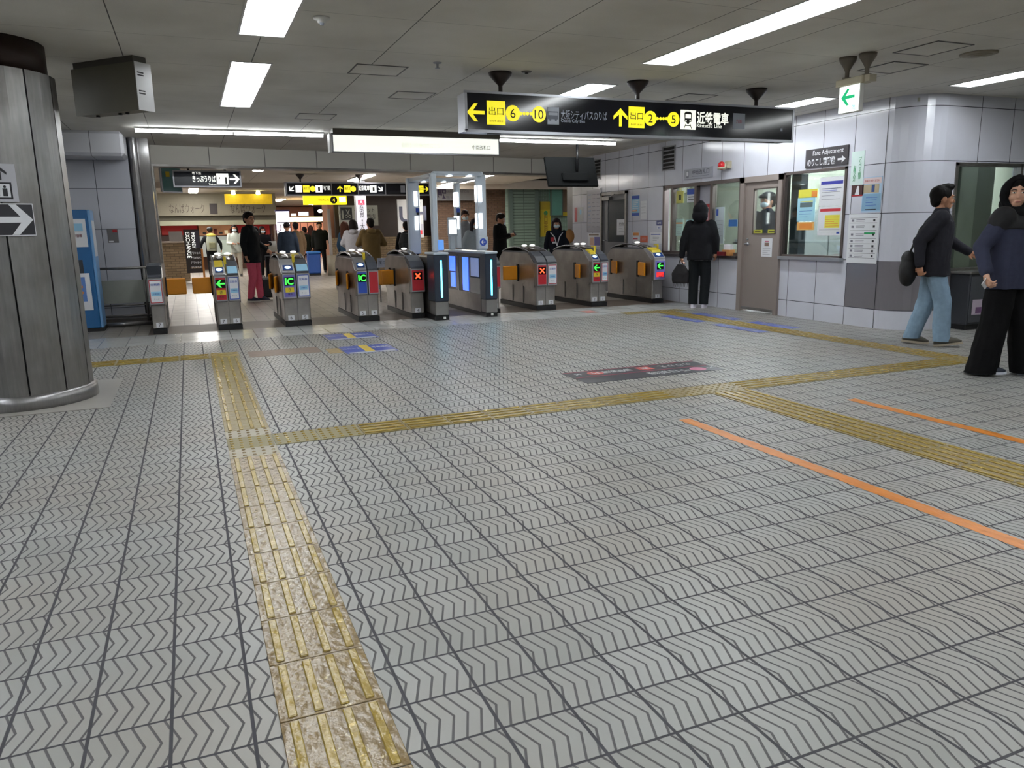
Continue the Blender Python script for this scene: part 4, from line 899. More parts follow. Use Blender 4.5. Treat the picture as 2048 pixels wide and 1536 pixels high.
def gate(label,x,y0,L,halves,w=.165,rot=0,arch=True,reader=None,nums='',flaps=(),yellow=False,post=True,topposter=False):
    n=len(halves); W=w*n; t=thing('ticket_gate',label,'ticket gate',(x,y0,0),rot,None)
    hw=W/2
    obj('plinth',B(-hw+.01,hw-.01,.03,L,0,.07),BLK,t)
    mb=MB(); mb.box(-hw+.012,hw-.012,.06,L-.02,.07,.42,bv=.01); obj('lower_body',mb,GSTEEL,t)
    top=.90
    mb=MB().prism([(.10,.37),(.10,.74),(.26,.86),(.34,top),(L-.18,top),(L-.03,.80),(L,.70),(L,.40),(L-.04,.36),(.14,.36)],-hw,hw,'x'); obj('upper_body',mb,GSTEEL,t)
    # seam between the halves + service screws
    if n==2: obj('centre_seam',B(-.004,.004,.055,.06,.07,.37),STEELD,t)
    for yy in (.55,1.0): obj('panel_joint',B(-hw-.001,hw+.001,yy,yy+.006,.09,.40),STEELD,t)
    for k,kind in enumerate(halves):
        a=-hw+k*w; b_=a+w
        obj('front_box',B(a+.004,b_-.004,.0,.16,.385,.745,bv=.012),GSTEEL,t)
        front(t,kind,a+.008,b_-.008,0,.395,.735)
        r_=MB().prism([(.0,.745),(.0,.765),(.10,.85),(.28,.92),(.34,.92),(.34,.74)],a+.01,b_-.01,'x'); rd=obj('reader_deck',r_,READER if kind in('x','poster','posterr','red') else PANELF,t)
        d0=Vector((0,.02,.785)); 
        if kind in('ic','icb','arrow','arrowv'):
            q=MB().prism([(.015,.781),(.09,.846),(.093,.842),(.018,.777)],a+.03,b_-.03,'x'); q.v=[(v[0],v[1]-.002,v[2]+.004) for v in q.v]; obj('card_pad',q,PLUM,rd)
            q=MB().ell(((a+b_)/2,.05,.818),(.04,.03,.008),16,6,Matrix.Rotation(R(40),3,'X')); obj('pad_ring',q,M('pad_glow','#bfe2ff',.3,emit=1.2),rd,True)
            if yellow: obj('ticket_slot',MB().prism([(.10,.85),(.12,.885),(.27,.935),(.28,.92)],a+.03,b_-.03,'x'),YEL,rd)
        if kind in('poster',) and topposter:
            q=MB().prism([(.0,.766),(.10,.851),(.098,.856),(-.002,.771)],a+.02,b_-.02,'x'); obj('top_notice',q,LBLUE,rd)
        if k<len(nums):
            pl=obj('number_plate',B((a+b_)/2-.042,(a+b_)/2+.042,.052,.06,.085,.15),PAPER,t); text(pl,nums[k],.06,(a+b_)/2,.118,INK,.050)
    if arch:
        # smoked arched canopy with a bright edge strip
        ys=[.30+(L-.42)*i/14 for i in range(15)]; up=[(y,.905+.085*math.sin(PI*i/14)**.75) for i,y in enumerate(ys)]
        poly=up+[(y,z-.016) for y,z in reversed(up)]; obj('arched_cover',MB().prism(poly,-hw+.012,hw-.012,'x'),SMOKE,t,True)
        for sx in (-1,1): obj('cover_edge',MB().tube([(sx*(hw-.014),y,z+.002) for y,z in up],.006,6),ALU,t,True)
        obj('card_slot_bed',B(-hw+.02,hw-.02,.34,L-.2,.90,.925),READER,t)
        for sx in ((-.5,.5) if n==2 else (0,)): obj('status_lamp',MB().ell((sx*hw*.8,.72,1.012),(.045,.06,.02),14,8),M('lamp_white','#f1f1ee',.3,emit=.6),t,True)
    if yellow or post:
        obj('marker_strip',MB().box(-.012,.022,.19,.215,.80,.985).box(-.012,.022,.215,.30,.965,.985) if n==2 else MB().box(hw-.05,hw-.02,.19,.215,.80,.985).box(hw-.05,hw-.02,.215,.30,.965,.985),YEL,t)
    for (sd,yy,L_,ang) in flaps:
        obj('flap_hinge',B(sd*hw-.02,sd*hw+.02,yy-.03,yy+.03,.43,.71,bv=.006),BLK,t); flap(t,sd*hw,yy,sd,L=L_,ang=ang)
    return t
Y0=11.05
gate('narrow steel gate unit, number 7, leftmost beside the grey barrier',-.45,Y0,1.5,['posterr'],.19,nums='7',arch=False,post=False,flaps=[(1,.85,.27,0)])
gate('double ticket gate numbered 7 and 6 with green arrow and yellow card slot',.43,Y0,1.55,['arrow','poster'],.165,nums='76',yellow=True,topposter=True,flaps=[(-1,.85,.27,0)])
gate('double ticket gate numbered 6 and 5 with green IC sign on violet panel',1.33,Y0-.06,1.7,['ic','poster'],.19,nums='65',topposter=True,flaps=[(-1,1.45,.3,R(78)),(-1,.62,.3,R(78))])
gate('double ticket gate numbered 5 and 4 with green IC sign beside a red panel',2.34,Y0,1.7,['icb','red'],.165,nums='54',flaps=[(-1,1.5,.3,R(76)),(-1,.62,.3,R(76)),(1,.9,.26,0)])
gate('single ticket gate numbered 4 with red cross, joined to the charcoal scanner post',3.08,Y0-.02,1.6,['x'],.22,nums='4',post=False,flaps=[(-1,1.25,.22,R(60)),(-1,.95,.27,0)])
gate('single ticket gate numbered 3 behind the right scanner post, plain red panel',4.32,Y0-.02,1.6,['red'],.17,nums='3',post=False,arch=False,flaps=[(1,.9,.26,0)])
gate('double ticket gate numbered 3 and 2 with red cross beside a blue notice',5.20,Y0,1.6,['x','posterr'],.18,nums='32',post=False,flaps=[(-1,.75,.27,0)])
gate('double ticket gate numbered 2 and 1 with green arrow, second from the right',6.20,Y0+.07,1.6,['arrow','posterr'],.155,nums='21',yellow=True,flaps=[(-1,.60,.3,R(78))])
gate('single ticket gate numbered 1, rightmost, beside the ticket office',7.30,Y0,1.6,['arrowv'],.23,nums='1',yellow=True,flaps=[(-1,1.42,.32,R(78)),(-1,.50,.34,R(78))])
# grey barrier left of the gates
t=thing('barrier','low grey barrier of rails and a panel between the blue machine and the leftmost gate','barrier',(-.86,12.42,0))
obj('infill_panel',B(-.36,.30,-.01,.01,.33,.66),M('barrier_grey','#8f9189',.5),t)
for z in (.83,.145): obj('rail',MB().cyl((-.38,0,z),(.34,0,z),.018),STEELD,t,True)
obj('rail',MB().cyl((-.38,0,.30),(.34,0,.30),.010),STEELD,t,True)
for xx in (.22,.30): obj('upright',MB().cyl((xx,0,0),(xx,0,.83),.018),STEELD,t,True)
obj('base_rail',MB().cyl((-.42,-.12,.04),(.32,-.12,.04),.03),STEELV,t,True)
# dark box on top of the leftmost unit
obj('dark_box',B(-.085,.085,.02,.22,.745,.90,bv=.01),DGR,bpy.data.objects['ticket_gate'])
# walk-through scanner gate: two cabinets and two portal frames
SCW=M('scanner_white','#c3ccd6',.3,var=.02); NAV=M('scanner_charcoal','#2b3442',.35); GLOW=M('blue_glow_panel','#3f66ff',.2,emit=1.6,var=.35,scale=3)
t=thing('face_scan_gate','charcoal scanner post with vertical cyan light, left one of the pair','scanner gate',(3.31,10.60,0))
obj('plinth',B(-.105,.105,.02,1.9,0,.07),BLK,t); obj('foot',B(-.10,.10,0,.3,.07,.27,bv=.012),STEEL,t); obj('post',B(-.105,.105,-.005,.34,.27,.94,bv=.012),NAV,t); obj('top_cap',B(-.115,.115,-.02,.42,.94,.975,bv=.008),SCW,t)
obj('light_line',B(-.012,.012,-.0075,-.005,.33,.86),LED_C,t); obj('long_body',B(-.07,.10,.34,1.9,.07,.90,bv=.01),GSTEEL,t); obj('floor_stud',MB().lathe((.03,.0,.0),[(.02,.02),(.018,.05)]),WHT,t)
t=thing('face_scan_gate','scanner cabinet with cyan light and blue glowing side panels, right one of the pair','scanner gate',(4.10,10.65,0))
L=2.25
obj('plinth',B(-.09,.09,.02,L,0,.06),BLK,t); obj('foot',B(-.09,.09,0,.22,.06,.26,bv=.012),STEEL,t); obj('post',B(-.095,.095,-.005,.24,.26,.93,bv=.012),NAV,t); obj('top_cap',B(-.10,.10,-.02,L-.3,.93,.965,bv=.008),SCW,t); obj('light_line',B(-.012,.012,-.0075,-.005,.32,.84),LED_C,t)
obj('long_body',MB().box(-.088,.088,.24,L,.06,.32),GSTEEL,t); obj('side_glass',MB().box(-.085,.085,.24,.72,.32,.56).box(-.085,.085,.68,.74,.56,.90).box(-.085,.085,1.25,1.38,.30,.90).box(-.085,.085,L-.4,L,.30,.90).box(-.085,.085,.24,L,.88,.93),M('side_glass_grey','#70747c',.2,.3),t)
obj('side_screen',B(-.09,-.086,.78,1.05,.34,.86),GLOW,t); obj('side_screen',B(-.09,-.086,1.42,1.72,.62,.86),GLOW,t); obj('side_screen',B(-.09,-.086,1.42,1.66,.36,.60),GLOW,t); obj('side_backing',B(-.08,.08,.74,L-.4,.32,.88),M('side_back','#5c5a5e',.3,.4),t)
obj('window_opening',B(-.089,-.085,.30,.66,.58,.86),M('pale_window','#8ea3d8',.2,emit=.25),t); obj('floor_stud',MB().lathe((.0,.0,.0),[(.02,.02),(.018,.05)]),WHT,t)
def led(t,x0,x1,y0,y1,z0,z1): obj('light_panel',B(x0,x1,y0,y1,z0,z1,bv=.008),LED_W,t)
def portal(xf,wf,yf,xr,wr,yr,face,zt=2.08):
    def bx(n_,x0,x1,y0,y1,z0,z1,bv=.015,m_=SCW): return obj(n_,B(x0+ox,x1+ox,y0+oy,y1+oy,z0,z1,bv=bv),m_,t)
    bx('front_post',xf-wf/2,xf+wf/2,yf-.05,yf+.05,.976,zt); bx('rear_post',xr-wr/2,xr+wr/2,yr-.05,yr+.05,.905 if face>0 else .967,zt+.05)
    mb=MB(); n=8; poly=[]
    a=Vector((xf,yf)); b_=Vector((xr,yr)); mb.add([(a.x-.05+ox,a.y+oy,zt-.05),(a.x+.05+ox,a.y+oy,zt-.05),(b_.x+.05+ox,b_.y+oy,zt-.01),(b_.x-.05+ox,b_.y+oy,zt-.01),(a.x-.05+ox,a.y+oy,zt+.0),(a.x+.05+ox,a.y+oy,zt+.0),(b_.x+.05+ox,b_.y+oy,zt+.05),(b_.x-.05+ox,b_.y+oy,zt+.05)],[(0,1,2,3),(4,5,6,7),(0,1,5,4),(2,3,7,6),(0,3,7,4),(1,2,6,5)]); obj('side_beam',mb,SCW,t)
    for z0,z1 in ((1.30,1.52),(1.68,1.92)):
        for (x_,y_,w_) in ((xf,yf,wf),(xr,yr,wr)):
            if (x_,face)==(xf,1): continue
            xx=x_+face*w_*.18; led(t,xx-.03+ox,xx+.03+ox,y_-.062+oy,y_-.05+oy,z0,z1); led(t,x_+face*(w_/2)-.006+ox,x_+face*(w_/2)+.006+ox,y_-.04+oy,y_+.04+oy,z0,z1)

t=thing('portal_frame','white arched frame of four posts with bright light panels over the scanner gate','scanner frame',(3.8,11.8,0)); ox,oy=-3.8,-11.8
portal(3.29,.085,10.78,3.49,.20,12.6,1)
obj('blue_label',B(3.52+ox,3.575+ox,12.545+oy,12.55+oy,1.58,1.65),BLUE,t); obj('camera_eye',B(3.53+ox,3.57+ox,12.54+oy,12.55+oy,1.54,1.58),BLK,t)
obj('card_reader',MB().box(3.32+ox,3.40+ox,10.70+oy,10.78+oy,1.0,1.15,bv=.01),M('reader_blue_led','#5c8fd6',.3,emit=.5),t)
portal(4.06,.15,10.92,4.36,.10,12.9,-1)
obj('blue_label',B(4.33+ox,4.39+ox,12.84+oy,12.85+oy,1.58,1.65),BLUE,t); obj('camera_eye',B(4.335+ox,4.385+ox,12.83+oy,12.85+oy,1.53,1.58),BLK,t)
pn=obj('arrow_display',B(3.985+ox,4.135+ox,10.84+oy,10.86+oy,1.0,1.18,bv=.01),SCW,t); ci=disc(pn,.055,4.055+ox,1.10,BLUE,10.838+oy,'blue_disc'); arrow(pn,.07,4.055+ox,1.10,PAPER,0,10.8355+oy,'arrow_mark')
cr=obj('front_crossbar',B(3.29+ox,4.06+ox,10.77+oy,10.87+oy,2.05,2.11,bv=.02),SCW,t); cr2=obj('rear_crossbar',B(3.49+ox,4.36+ox,12.6+oy,12.7+oy,2.08,2.14,bv=.02),SCW,t)
for xx,yy,zz in ((3.55,10.82,2.045),(3.85,10.82,2.045),(3.7,12.65,2.075),(4.05,12.65,2.075)): obj('downlight',MB().lathe((xx+ox,yy+oy,zz),[(.05,.005),(.045,-.004)]),LED_W,t)
ts=thing('tablet_terminal','white tablet terminal with a glowing screen on the right scanner cabinet','terminal',(4.05,12.3,.965))
obj('stand',MB().box(-.05,.05,-.04,.06,0,.30,bv=.015),SCW,ts); tb=obj('tablet',B(-.085,.085,-.06,-.03,.22,.52,bv=.012),SCW,ts); obj('screen',B(-.065,.065,-.063,-.0605,.26,.48),LED_W,tb)
# low illuminated name board seen between two gates
t=thing('name_board','pale horizontal board with dark letters seen low between two gates','sign',(at(778,518,14.).x,14.,at(778,525,14.).z)); obj('board',B(-.22,.2,-.02,.02,-.085,.085),M('board_grey','#9ea0aa',.4),t); text(t,'エコー 神戸',.08,0,0,INK,-.023)
obj('leg',MB().box(-.2,-.18,-.01,.01,-.765,-.08).box(.16,.18,-.01,.01,-.765,-.08),STEELD,t)
# blue ticket machine by the column
t=thing('vending_machine','tall blue machine with white panels between the column and the grey barrier','machine',(-1.42,12.02,0))
MBL=M('machine_blue','#1f5f96',.35,var=.04); MBLL=M('machine_sideblue','#6e9fd0',.35,var=.04)
obj('body',B(-.25,.20,-.16,.25,.05,1.64,bv=.01),MBL,t); obj('base',B(-.24,.24,-.14,.25,0,.05),BLK,t); obj('side_panel',B(.20,.235,-.15,.25,.05,1.64,bv=.008),MBLL,t)
obj('side_notice',B(.236,.238,-.1,.2,1.02,1.50),PAPER,t)
fp_=obj('front_notice',B(-.24,.17,-.164,-.16,1.15,1.52),PAPER,t); obj('blue_patch',B(.02,.13,-.167,-.164,1.36,1.46),LBLUE,fp_); text(fp_,'外貨両替 自動両替機',.045,-.04,1.30,M('muted_red_ink','#7a3038',.6),-.167,width=.3); text(fp_,'FOREIGN EXCHANGE',.03,-.04,1.40,LBLUE,-.167)
obj('slot_recess',B(-.1,.08,-.168,-.16,.80,.98),DGR,t)
pl=obj('poster',B(-.2,.14,-.17,-.165,.30,.80),PAPER,t); obj('poster_picture',B(-.17,.08,-.172,-.17,.42,.75),M('poster_blue','#5a82c6',.5),pl); text(pl,'木',.17,-.04,.59,ORP,-.174,bold=.01); text(pl,'ATM',.04,-.04,.36,INK,-.172)
# ------------------------------------------------------------------ signs in the hall
def mount(t,x,y,z0,z1,mat,cup=.11,r=.02):
    o=obj('mount',MB().lathe((x,y,z1),[(cup,0),(cup*.95,-.025),(cup*.45,-.085),(r*1.2,-.11),(r,-.12),(r,z0-z1+.015),(r*2.2,z0-z1+.012),(r*2.2,z0-z1)],20),mat,t,True); return o
BRW=M('mount_brown','#2f2420',.45)
# big hanging direction sign
SY=6.86; X0,X1=2.43,6.20; ZB,ZT=2.165,2.50
t=thing('direction_sign','long black hanging direction sign with yellow exit symbols and arrows','sign',((X0+X1)/2,SY,(ZB+ZT)/2)); w=(X1-X0)/2; h=(ZT-ZB)/2
obj('case',MB().box(-w,w,.0,.22,-h,h),ALU,t); obj('frame',MB().box(-w-.012,w+.012,-.012,.012,h-.006,h+.014).box(-w-.012,w+.012,-.012,.012,-h-.014,-h+.012).box(-w-.012,-w+.012,-.012,.012,-h,h).box(w-.012,w+.012,-.012,.012,-h,h),ALU,t)
obj('face',B(-w+.012,w-.012,-.008,0,-h+.012,h-.006),SIGN_BK,t)
for xm in (2.81,4.29,5.77): mount(t,xm-(X0+X1)/2,.09,h,H-(ZB+ZT)/2,BRW)
for xm in (-1.6,-.3,.9,1.6): obj('under_clip',MB().box(xm-.06,xm+.06,.02,.06,-h-.02,-h-.001),STEELD,t)
def sx(px): return at(px,232,SY).x-(X0+X1)/2
def sz(px,py): return at(px,py,SY).z-(ZB+ZT)/2
yf=-.0095
YW=M('sign_yellow_lit','#f2e426',.4,emit=.55,var=.01); WL=M('sign_white_lit','#eef0e4',.4,emit=.6,var=.01); GW=M('sign_grey_white','#9aa1ad',.4,var=.02); BK2=M('sign_symbol_black','#1a1b16',.5)
def exitbox(x0,x1,zc,hh):
    p=obj('exit_symbol',B(x0,x1,yf-.001,yf,zc-hh,zc+hh,bv=.0004),YW,t); text(p,'出口',(x1-x0)*.42,(x0+x1)/2,zc+hh*.15,BK2,yf-.002,width=(x1-x0)*.78); text(p,'EXIT 出口',.022,(x0+x1)/2,zc-hh*.68,BK2,yf-.002,width=(x1-x0)*.7)
arrow(t,.17,sx(951),sz(951,225),YW,0,yf); exitbox(sx(973),sx(1010),sz(991,226),.105)
def num(s,px,py): 
    d_=disc(t,.072,sx(px),sz(px,py),YW,yf,'number_disc'); text(d_,s,.115,sx(px),sz(px,py),BK2,yf-.0015,width=.05 if len(s)==1 else .09)
num('6',1025,227); num('10',1077,229)
for k in range(4): disc(t,.016,sx(1041+6.6*k),sz(1041+6.6*k,227.5),YW,yf,'dot',12)
bi=obj('bus_symbol',B(sx(1094),sx(1117),yf-.001,yf,sz(1105,232)-.078,sz(1105,232)+.078),GW,t); bxx=sx(1105); bz=sz(1105,232)
obj('bus_picture',MB().box(bxx-.055,bxx+.055,yf-.002,yf-.001,bz-.03,bz+.04),M('bus_grey','#555b66',.5),bi); obj('bus_windows',MB().box(bxx-.048,bxx+.048,yf-.003,yf-.002,bz+.005,bz+.03),GW,bi)
for q in (-.03,.03): disc(bi,.012,bxx+q,bz-.034,M('bus_grey','#555b66',.5),yf-.0015,'wheel',12)
text(t,'大阪シティバスのりば',.09,(sx(1121)+sx(1213))/2,sz(1165,231),GW,yf,width=sx(1213)-sx(1121)); text(t,'Osaka City Bus',.042,sx(1121),sz(1145,243),GW,yf,align='LEFT')
arrow(t,.17,sx(1240),sz(1240,235),YW,-PI/2,yf); exitbox(sx(1256),sx(1288),sz(1272,235),.10); num('2',1300,237); num('5',1346,239)
for k in range(4): disc(t,.016,sx(1314+6*k),sz(1314+6*k,237.5),YW,yf,'dot',12)
tx,tz=sx(1375),sz(1375,240); ti=obj('train_symbol',B(sx(1360),sx(1390.5),yf-.001,yf,tz-.095,tz+.095),WL,t)
obj('train_body',MB().prism([(tx-.04,tz-.02),(tx+.04,tz-.02),(tx+.045,tz+.065),(tx+.025,tz+.08),(tx-.025,tz+.08),(tx-.045,tz+.065)],yf-.002,yf-.001,'y').prism([(tx-.02,tz-.02),(tx+.02,tz-.02),(tx+.012,tz-.04),(tx-.012,tz-.04)],yf-.002,yf-.001,'y').prism([(tx-.03,tz-.04),(tx-.05,tz-.085),(tx-.042,tz-.085),(tx-.022,tz-.04)],yf-.002,yf-.001,'y').prism([(tx+.03,tz-.04),(tx+.05,tz-.085),(tx+.042,tz-.085),(tx+.022,tz-.04)],yf-.002,yf-.001,'y').box(tx-.035,tx+.035,yf-.002,yf-.001,tz-.06,tz-.052),BK2,ti)
obj('train_windscreen',MB().box(tx-.033,tx+.033,yf-.003,yf-.002,tz+.015,tz+.055).box(tx-.032,tx-.018,yf-.003,yf-.002,tz-.012,tz+.0).box(tx+.018,tx+.032,yf-.003,yf-.002,tz-.012,tz+.0),WL,ti)
text(t,'近鉄電車',.125,(sx(1393)+sx(1456))/2,sz(1424,237),WL,yf,width=sx(1456)-sx(1393),bold=.003); text(t,'Kintetsu Line',.052,sx(1393),sz(1415,252),WL,yf,align='LEFT',width=sx(1443)-sx(1393))
pc=obj('grey_card',B(sx(1465),sx(1489),yf-.001,yf,sz(1477,243)-.08,sz(1477,243)+.08),GW,t); text(pc,'方面',.045,sx(1477),sz(1477,243),M('faint_red','#a35560',.5),yf-.002,width=.075)
obj('small_label',B(sx(1561),sx(1565),yf-.001,yf,sz(1563,260)-.015,sz(1563,260)+.015),GW,t)
# lit white name sign
t=thing('name_sign','lit white rectangular sign with faint dark Japanese letters under the ceiling','sign',(3.235,11.2,2.50)); w=1.26
obj('case',MB().box(-w,w,0,.16,-.11,.14),M('olive_dark','#6a6658',.5),t); obj('top_rail',B(-w+.02,w+.0,-.02,.17,.12,.20),M('rail_brown','#4f4a40',.5),t)
obj('face',B(-w+.02,w-.02,-.006,0,-.105,.115),SIGN_W,t); obj('frame',MB().box(-w,w,-.01,.005,.115,.128).box(-w,w,-.01,.005,-.122,-.105).box(-w,-w+.02,-.01,.005,-.12,.12).box(w-.02,w,-.01,.005,-.12,.12),ALU,t); obj('left_cap',B(-w-.03,-w,-.01,.16,-.12,.13),WHT,t)
text(t,'中南改札口',.075,.96,-.01,M('soft_ink','#77786a',.6),-.008,width=.29); text(t,'自動きっぷ券の方はこちら',.075,.05,.0,M('faint_ink','#c3c4b4',.6,emit=.5),-.008,width=.62)
# exit arrow sign at right
t=thing('exit_sign','small lit white exit sign with green arrow hanging from two cups','exit sign',(5.47,5.37,2.345),-PI/2)
obj('body',MB().box(-.115,.115,.0,.05,-.115,.115,bv=.004),WHT,t); obj('face',B(-.11,.11,-.004,0,-.11,.11),M('exit_white','#f3fbf6',.4,emit=1.2,var=.01),t); arrow(t,.15,-.01,.015,M('exit_green','#12b877',.4,emit=.5),0,-.006); text(t,'階',.05,.06,-.08,M('exit_cyan','#58b6c8',.4,emit=.4),-.006)
obj('housing',B(-.16,.14,-.01,.10,.115,.175,bv=.006),CREAM,t); tin=M('mount_tan','#6f675c',.5)
mount(t,-.07,.03,.175,H-2.345,tin,.075,.018); mount(t,.12,.06,.175,H-2.345,tin,.075,.018)
obj('side_box',B(.10,.19,.02,.10,.12,.175),CREAM,t)
# hanging monitor seen from behind
t=thing('monitor','black flat monitor hanging tilted from the ceiling near the far right','monitor',(6.08,11.9,2.215))
mb=MB(); mb.T=Matrix.Rotation(R(-19),4,'X'); mb.box(-.47,.47,-.0,.05,-.255,.255,bv=.008); obj('case',mb,M('tv_black','#0e1113',.75,spec=.2),t)
mb=MB(); mb.T=Matrix.Rotation(R(-19),4,'X'); mb.box(-.2,.28,-.03,.0,-.17,-.03,bv=.01); obj('rear_box',mb,M('tv_black','#0e1113',.75,spec=.2),t)
mb=MB(); mb.T=Matrix.Rotation(R(-19),4,'X'); mb.box(-.44,.44,.050,.053,-.235,.235); obj('screen',mb,M('tv_screen','#20262a',.1),t)
obj('mount_pole',MB().cyl((.1,0,.0),(.1,0,H-2.215-.02),.022).cyl((.1,0,H-2.215-.03),(.1,0,H-2.215),.07),BLK,t,True)
# posters and signs on the tiled wall: frame faces -x
def wpost(label,y0,y1,z0,z1,mat,name='poster',cat='poster',x=7.70,th=.004,grp=None):
    t=thing(name,label,cat,(x,(y0+y1)/2,(z0+z1)/2),-PI/2,grp); w=(y1-y0)/2; h=(z1-z0)/2
    obj('sheet',B(-w,w,-th,0,-h,h),mat,t); return t,w,h,-th
def lines(t,x0,x1,z0,z1,n,mat,y,hgt=.006,name='text_lines'):
    mb=MB()
    for k in range(n):
        z=z1-(z1-z0)*(k+.5)/n; e=x1-(x1-x0)*(.35 if k%3==2 else .05*(k%2)); mb.box(x0,e,y-.0012,y,z-hgt/2,z+hgt/2)
    return obj(name,mb,mat,t)
t,w,h,y=wpost('dark sign reading Fare Adjustment with white letters and arrow, above the office window',7.50,8.22,2.0,2.235,M('fare_sign_dark','#3f3c40',.3),'fare_sign','sign',th=.02)
text(t,'Fare Adjustment',.085,.03,.055,PAPER,y-.001,width=.52); text(t,'のりこし精算機',.10,-.08,-.05,PAPER,y-.001,width=.48,bold=.002)
obj('arrow',MB().box(.20,.28,y-.002,y,-.06,-.035).prism([(.27,-.09),(.33,-.048),(.27,-.005)],y-.002,y,'y'),PAPER,t)
t,w,h,y=wpost('pale sign with gate name and small phone symbol above the service window',10.22,10.96,2.03,2.19,M('sign_lilac','#a4a5b0',.4),'gate_name_sign','sign',th=.02)
text(t,'中南改札口',.085,.08,.02,M('mid_ink','#54545e',.6),y-.001,width=.44); obj('phone_symbol',MB().box(-.31,-.24,y-.0015,y,-.055,.055),GREYINK,t); obj('phone_screen',MB().box(-.30,-.25,y-.0025,y-.0015,-.03,.045),PAPER,t); lines(t,-.15,.3,-.06,-.03,1,GREYINK,y)
t=thing('alarm_beacon','red round warning beacon on a cream bracket on the tiled wall','beacon',(7.70,9.86,2.17),-PI/2)
obj('bracket',B(-.02,.10,-.05,0,-.05,.065,bv=.008),CREAM,t); obj('lamp_base',MB().cyl((-.01,-.05,-.01),(-.01,-.09,-.01),.055),CREAM,t,True); obj('lamp_dome',MB().ell((-.01,-.11,.0),(.055,.055,.062),18,12),M('beacon_red','#c02327',.2),t,True); obj('lamp_collar',MB().lathe((-.01,-.11,-.055),[(.058,0),(.058,.03)]),CREAM,t,True)
# posters in/around the long window
t,w,h,y=wpost('white notice with a blue heading bar, upper sheet on the long office window',7.56,7.98,1.50,1.865,PAPER,x=7.729); obj('heading',B(-w+.02,w-.03,y-.001,y,.09,.13),M('navy_bar','#3b3fa0',.5),t); lines(t,-w+.04,w-.05,-.12,.06,4,GREYINK,y,.005); lines(t,-.16,.1,-.0,.05,2,BLUE,y,.006,'blue_lines')
t,w,h,y=wpost('white notice with a red heading and yellow table, lower sheet on the long office window',7.54,7.98,1.125,1.495,PAPER,x=7.729); obj('heading',B(-w+.03,w-.06,y-.001,y,.12,.155),M('red_bar','#c93a44',.5),t); tb=obj('yellow_table',B(-w+.12,w-.07,y-.001,y,-.09,.075),YLP,t); lines(tb,-w+.13,w-.08,-.08,.06,5,ORP,y-.001,.006); lines(t,-w+.03,w-.06,-.16,-.10,2,GREYINK,y,.004); obj('blue_tag',B(w-.11,w-.06,y-.001,y,-.165,-.14),BLUE,t)
t,w,h,y=wpost('light blue notice at the left of the long office window',8.05,8.37,1.31,1.625,M('notice_cyan','#9fcfe0',.5),x=7.729); obj('dark_block',B(-w+.05,w-.04,y-.001,y,.03,.09),M('slate_print','#5c6e70',.5),t); obj('yellow_line',B(-w+.05,w-.04,y-.001,y,.10,.11),YLP,t); lines(t,-w+.04,w-.04,-.12,0,3,BLUE,y,.005)
t,w,h,y=wpost('orange notice below the light blue one on the long office window',8.05,8.36,1.195,1.30,M('notice_orange','#dca45c',.5),x=7.729); obj('orange_block',B(-w+.05,w-.03,y-.001,y,-.035,.035),ORP,t)
t,w,h,y=wpost('yellow and orange strip notice at the top left of the long office window',8.02,8.36,1.62,1.73,YLP,x=7.729); obj('orange_end',B(w-.10,w,y-.001,y,-.05,.03),ORP,t)
t,w,h,y=wpost('narrow pale green vertical notice at the corner of the tiled wall',7.25,7.45,1.735,2.14,M('notice_mint','#cde0dc',.5)); text(t,'プリペイド精算',.045,.04,0,GRN,y-.001,vert=True); text(t,'お降りの方',.045,-.04,-.06,GRN,y-.001,vert=True)
t,w,h,y=wpost('small dark photo poster with a white figure below the green notice',7.23,7.42,1.60,1.735,M('photo_dark','#4a2e2c',.4)); obj('white_shape',MB().prism([(-.04,-.05),(.03,-.05),(.02,.055),(-.005,.055)],y-.001,y,'y'),PAPER,t); obj('red_edge',B(-w+.01,w-.01,y-.001,y,-.065,-.052),RED,t)
t,w,h,y=wpost('blue and white poster with a picture, right of the dark photo poster',6.96,7.25,1.40,1.82,M('poster_pale','#a9c3da',.45)); obj('title_band',B(-w+.01,w-.01,y-.001,y,.13,.2),M('title_pink','#d7c3c4',.5),t); text(t,'お気をつけください',.03,0,.165,M('title_red','#c0504c',.5),y-.002,width=.22); obj('picture',B(-w+.02,w-.04,y-.001,y,.02,.12),M('picture_tan','#b6a88c',.5),t); obj('blue_shape',B(-.005,.04,y-.002,y-.001,.03,.115),M('blue_shape','#39538c',.5),t); obj('lower_field',B(-w+.01,w-.01,y-.001,y,-.19,.01),M('poster_steelblue','#7fa6c4',.5),t); lines(t,-.08,.09,-.14,-.02,4,BLUE,y-.001,.005); lines(t,-.08,.08,-.185,-.165,1,INK,y-.001,.01,'footer')
t,w,h,y=wpost('tall white directory poster of ruled lines at the corner, above the grey band',6.96,7.43,.785,1.385,PAPER)
for k,z in enumerate((.25,.19,.10,-.0,-.06,-.12,-.18,-.235)): obj('rule',B(-w+.03,w-.03,y-.0012,y,z-.0015,z+.0015),INK,t)
for k,z in enumerate((.22,.145,.05,-.03,-.09,-.15,-.21)): lines(t,-w+.12,.02,z-.018,z+.018,2,GREYINK,y,.006); obj('symbol',B(w-.09,w-.06,y-.0012,y,z-.013,z+.013),INK,t); obj('symbol',B(-w+.05,-w+.085,y-.0012,y,z-.013,z+.013),GREYINK,t)
obj('green_word',B(.02,w-.05,y-.0012,y,.055,.075),GRN,t)
t=thing('poster','small grey notice with a red corner on the left wall behind the blue machine','poster',(-1.02,12.9,1.29)); obj('sheet',B(-.07,.07,-.004,0,-.10,.10),M('notice_darkgrey','#6c6a6c',.5),t); obj('red_corner',B(.0,.06,-.006,-.004,.05,.09),RED,t); obj('white_line',B(-.06,.0,-.006,-.004,-.09,-.07),PAPER,t)
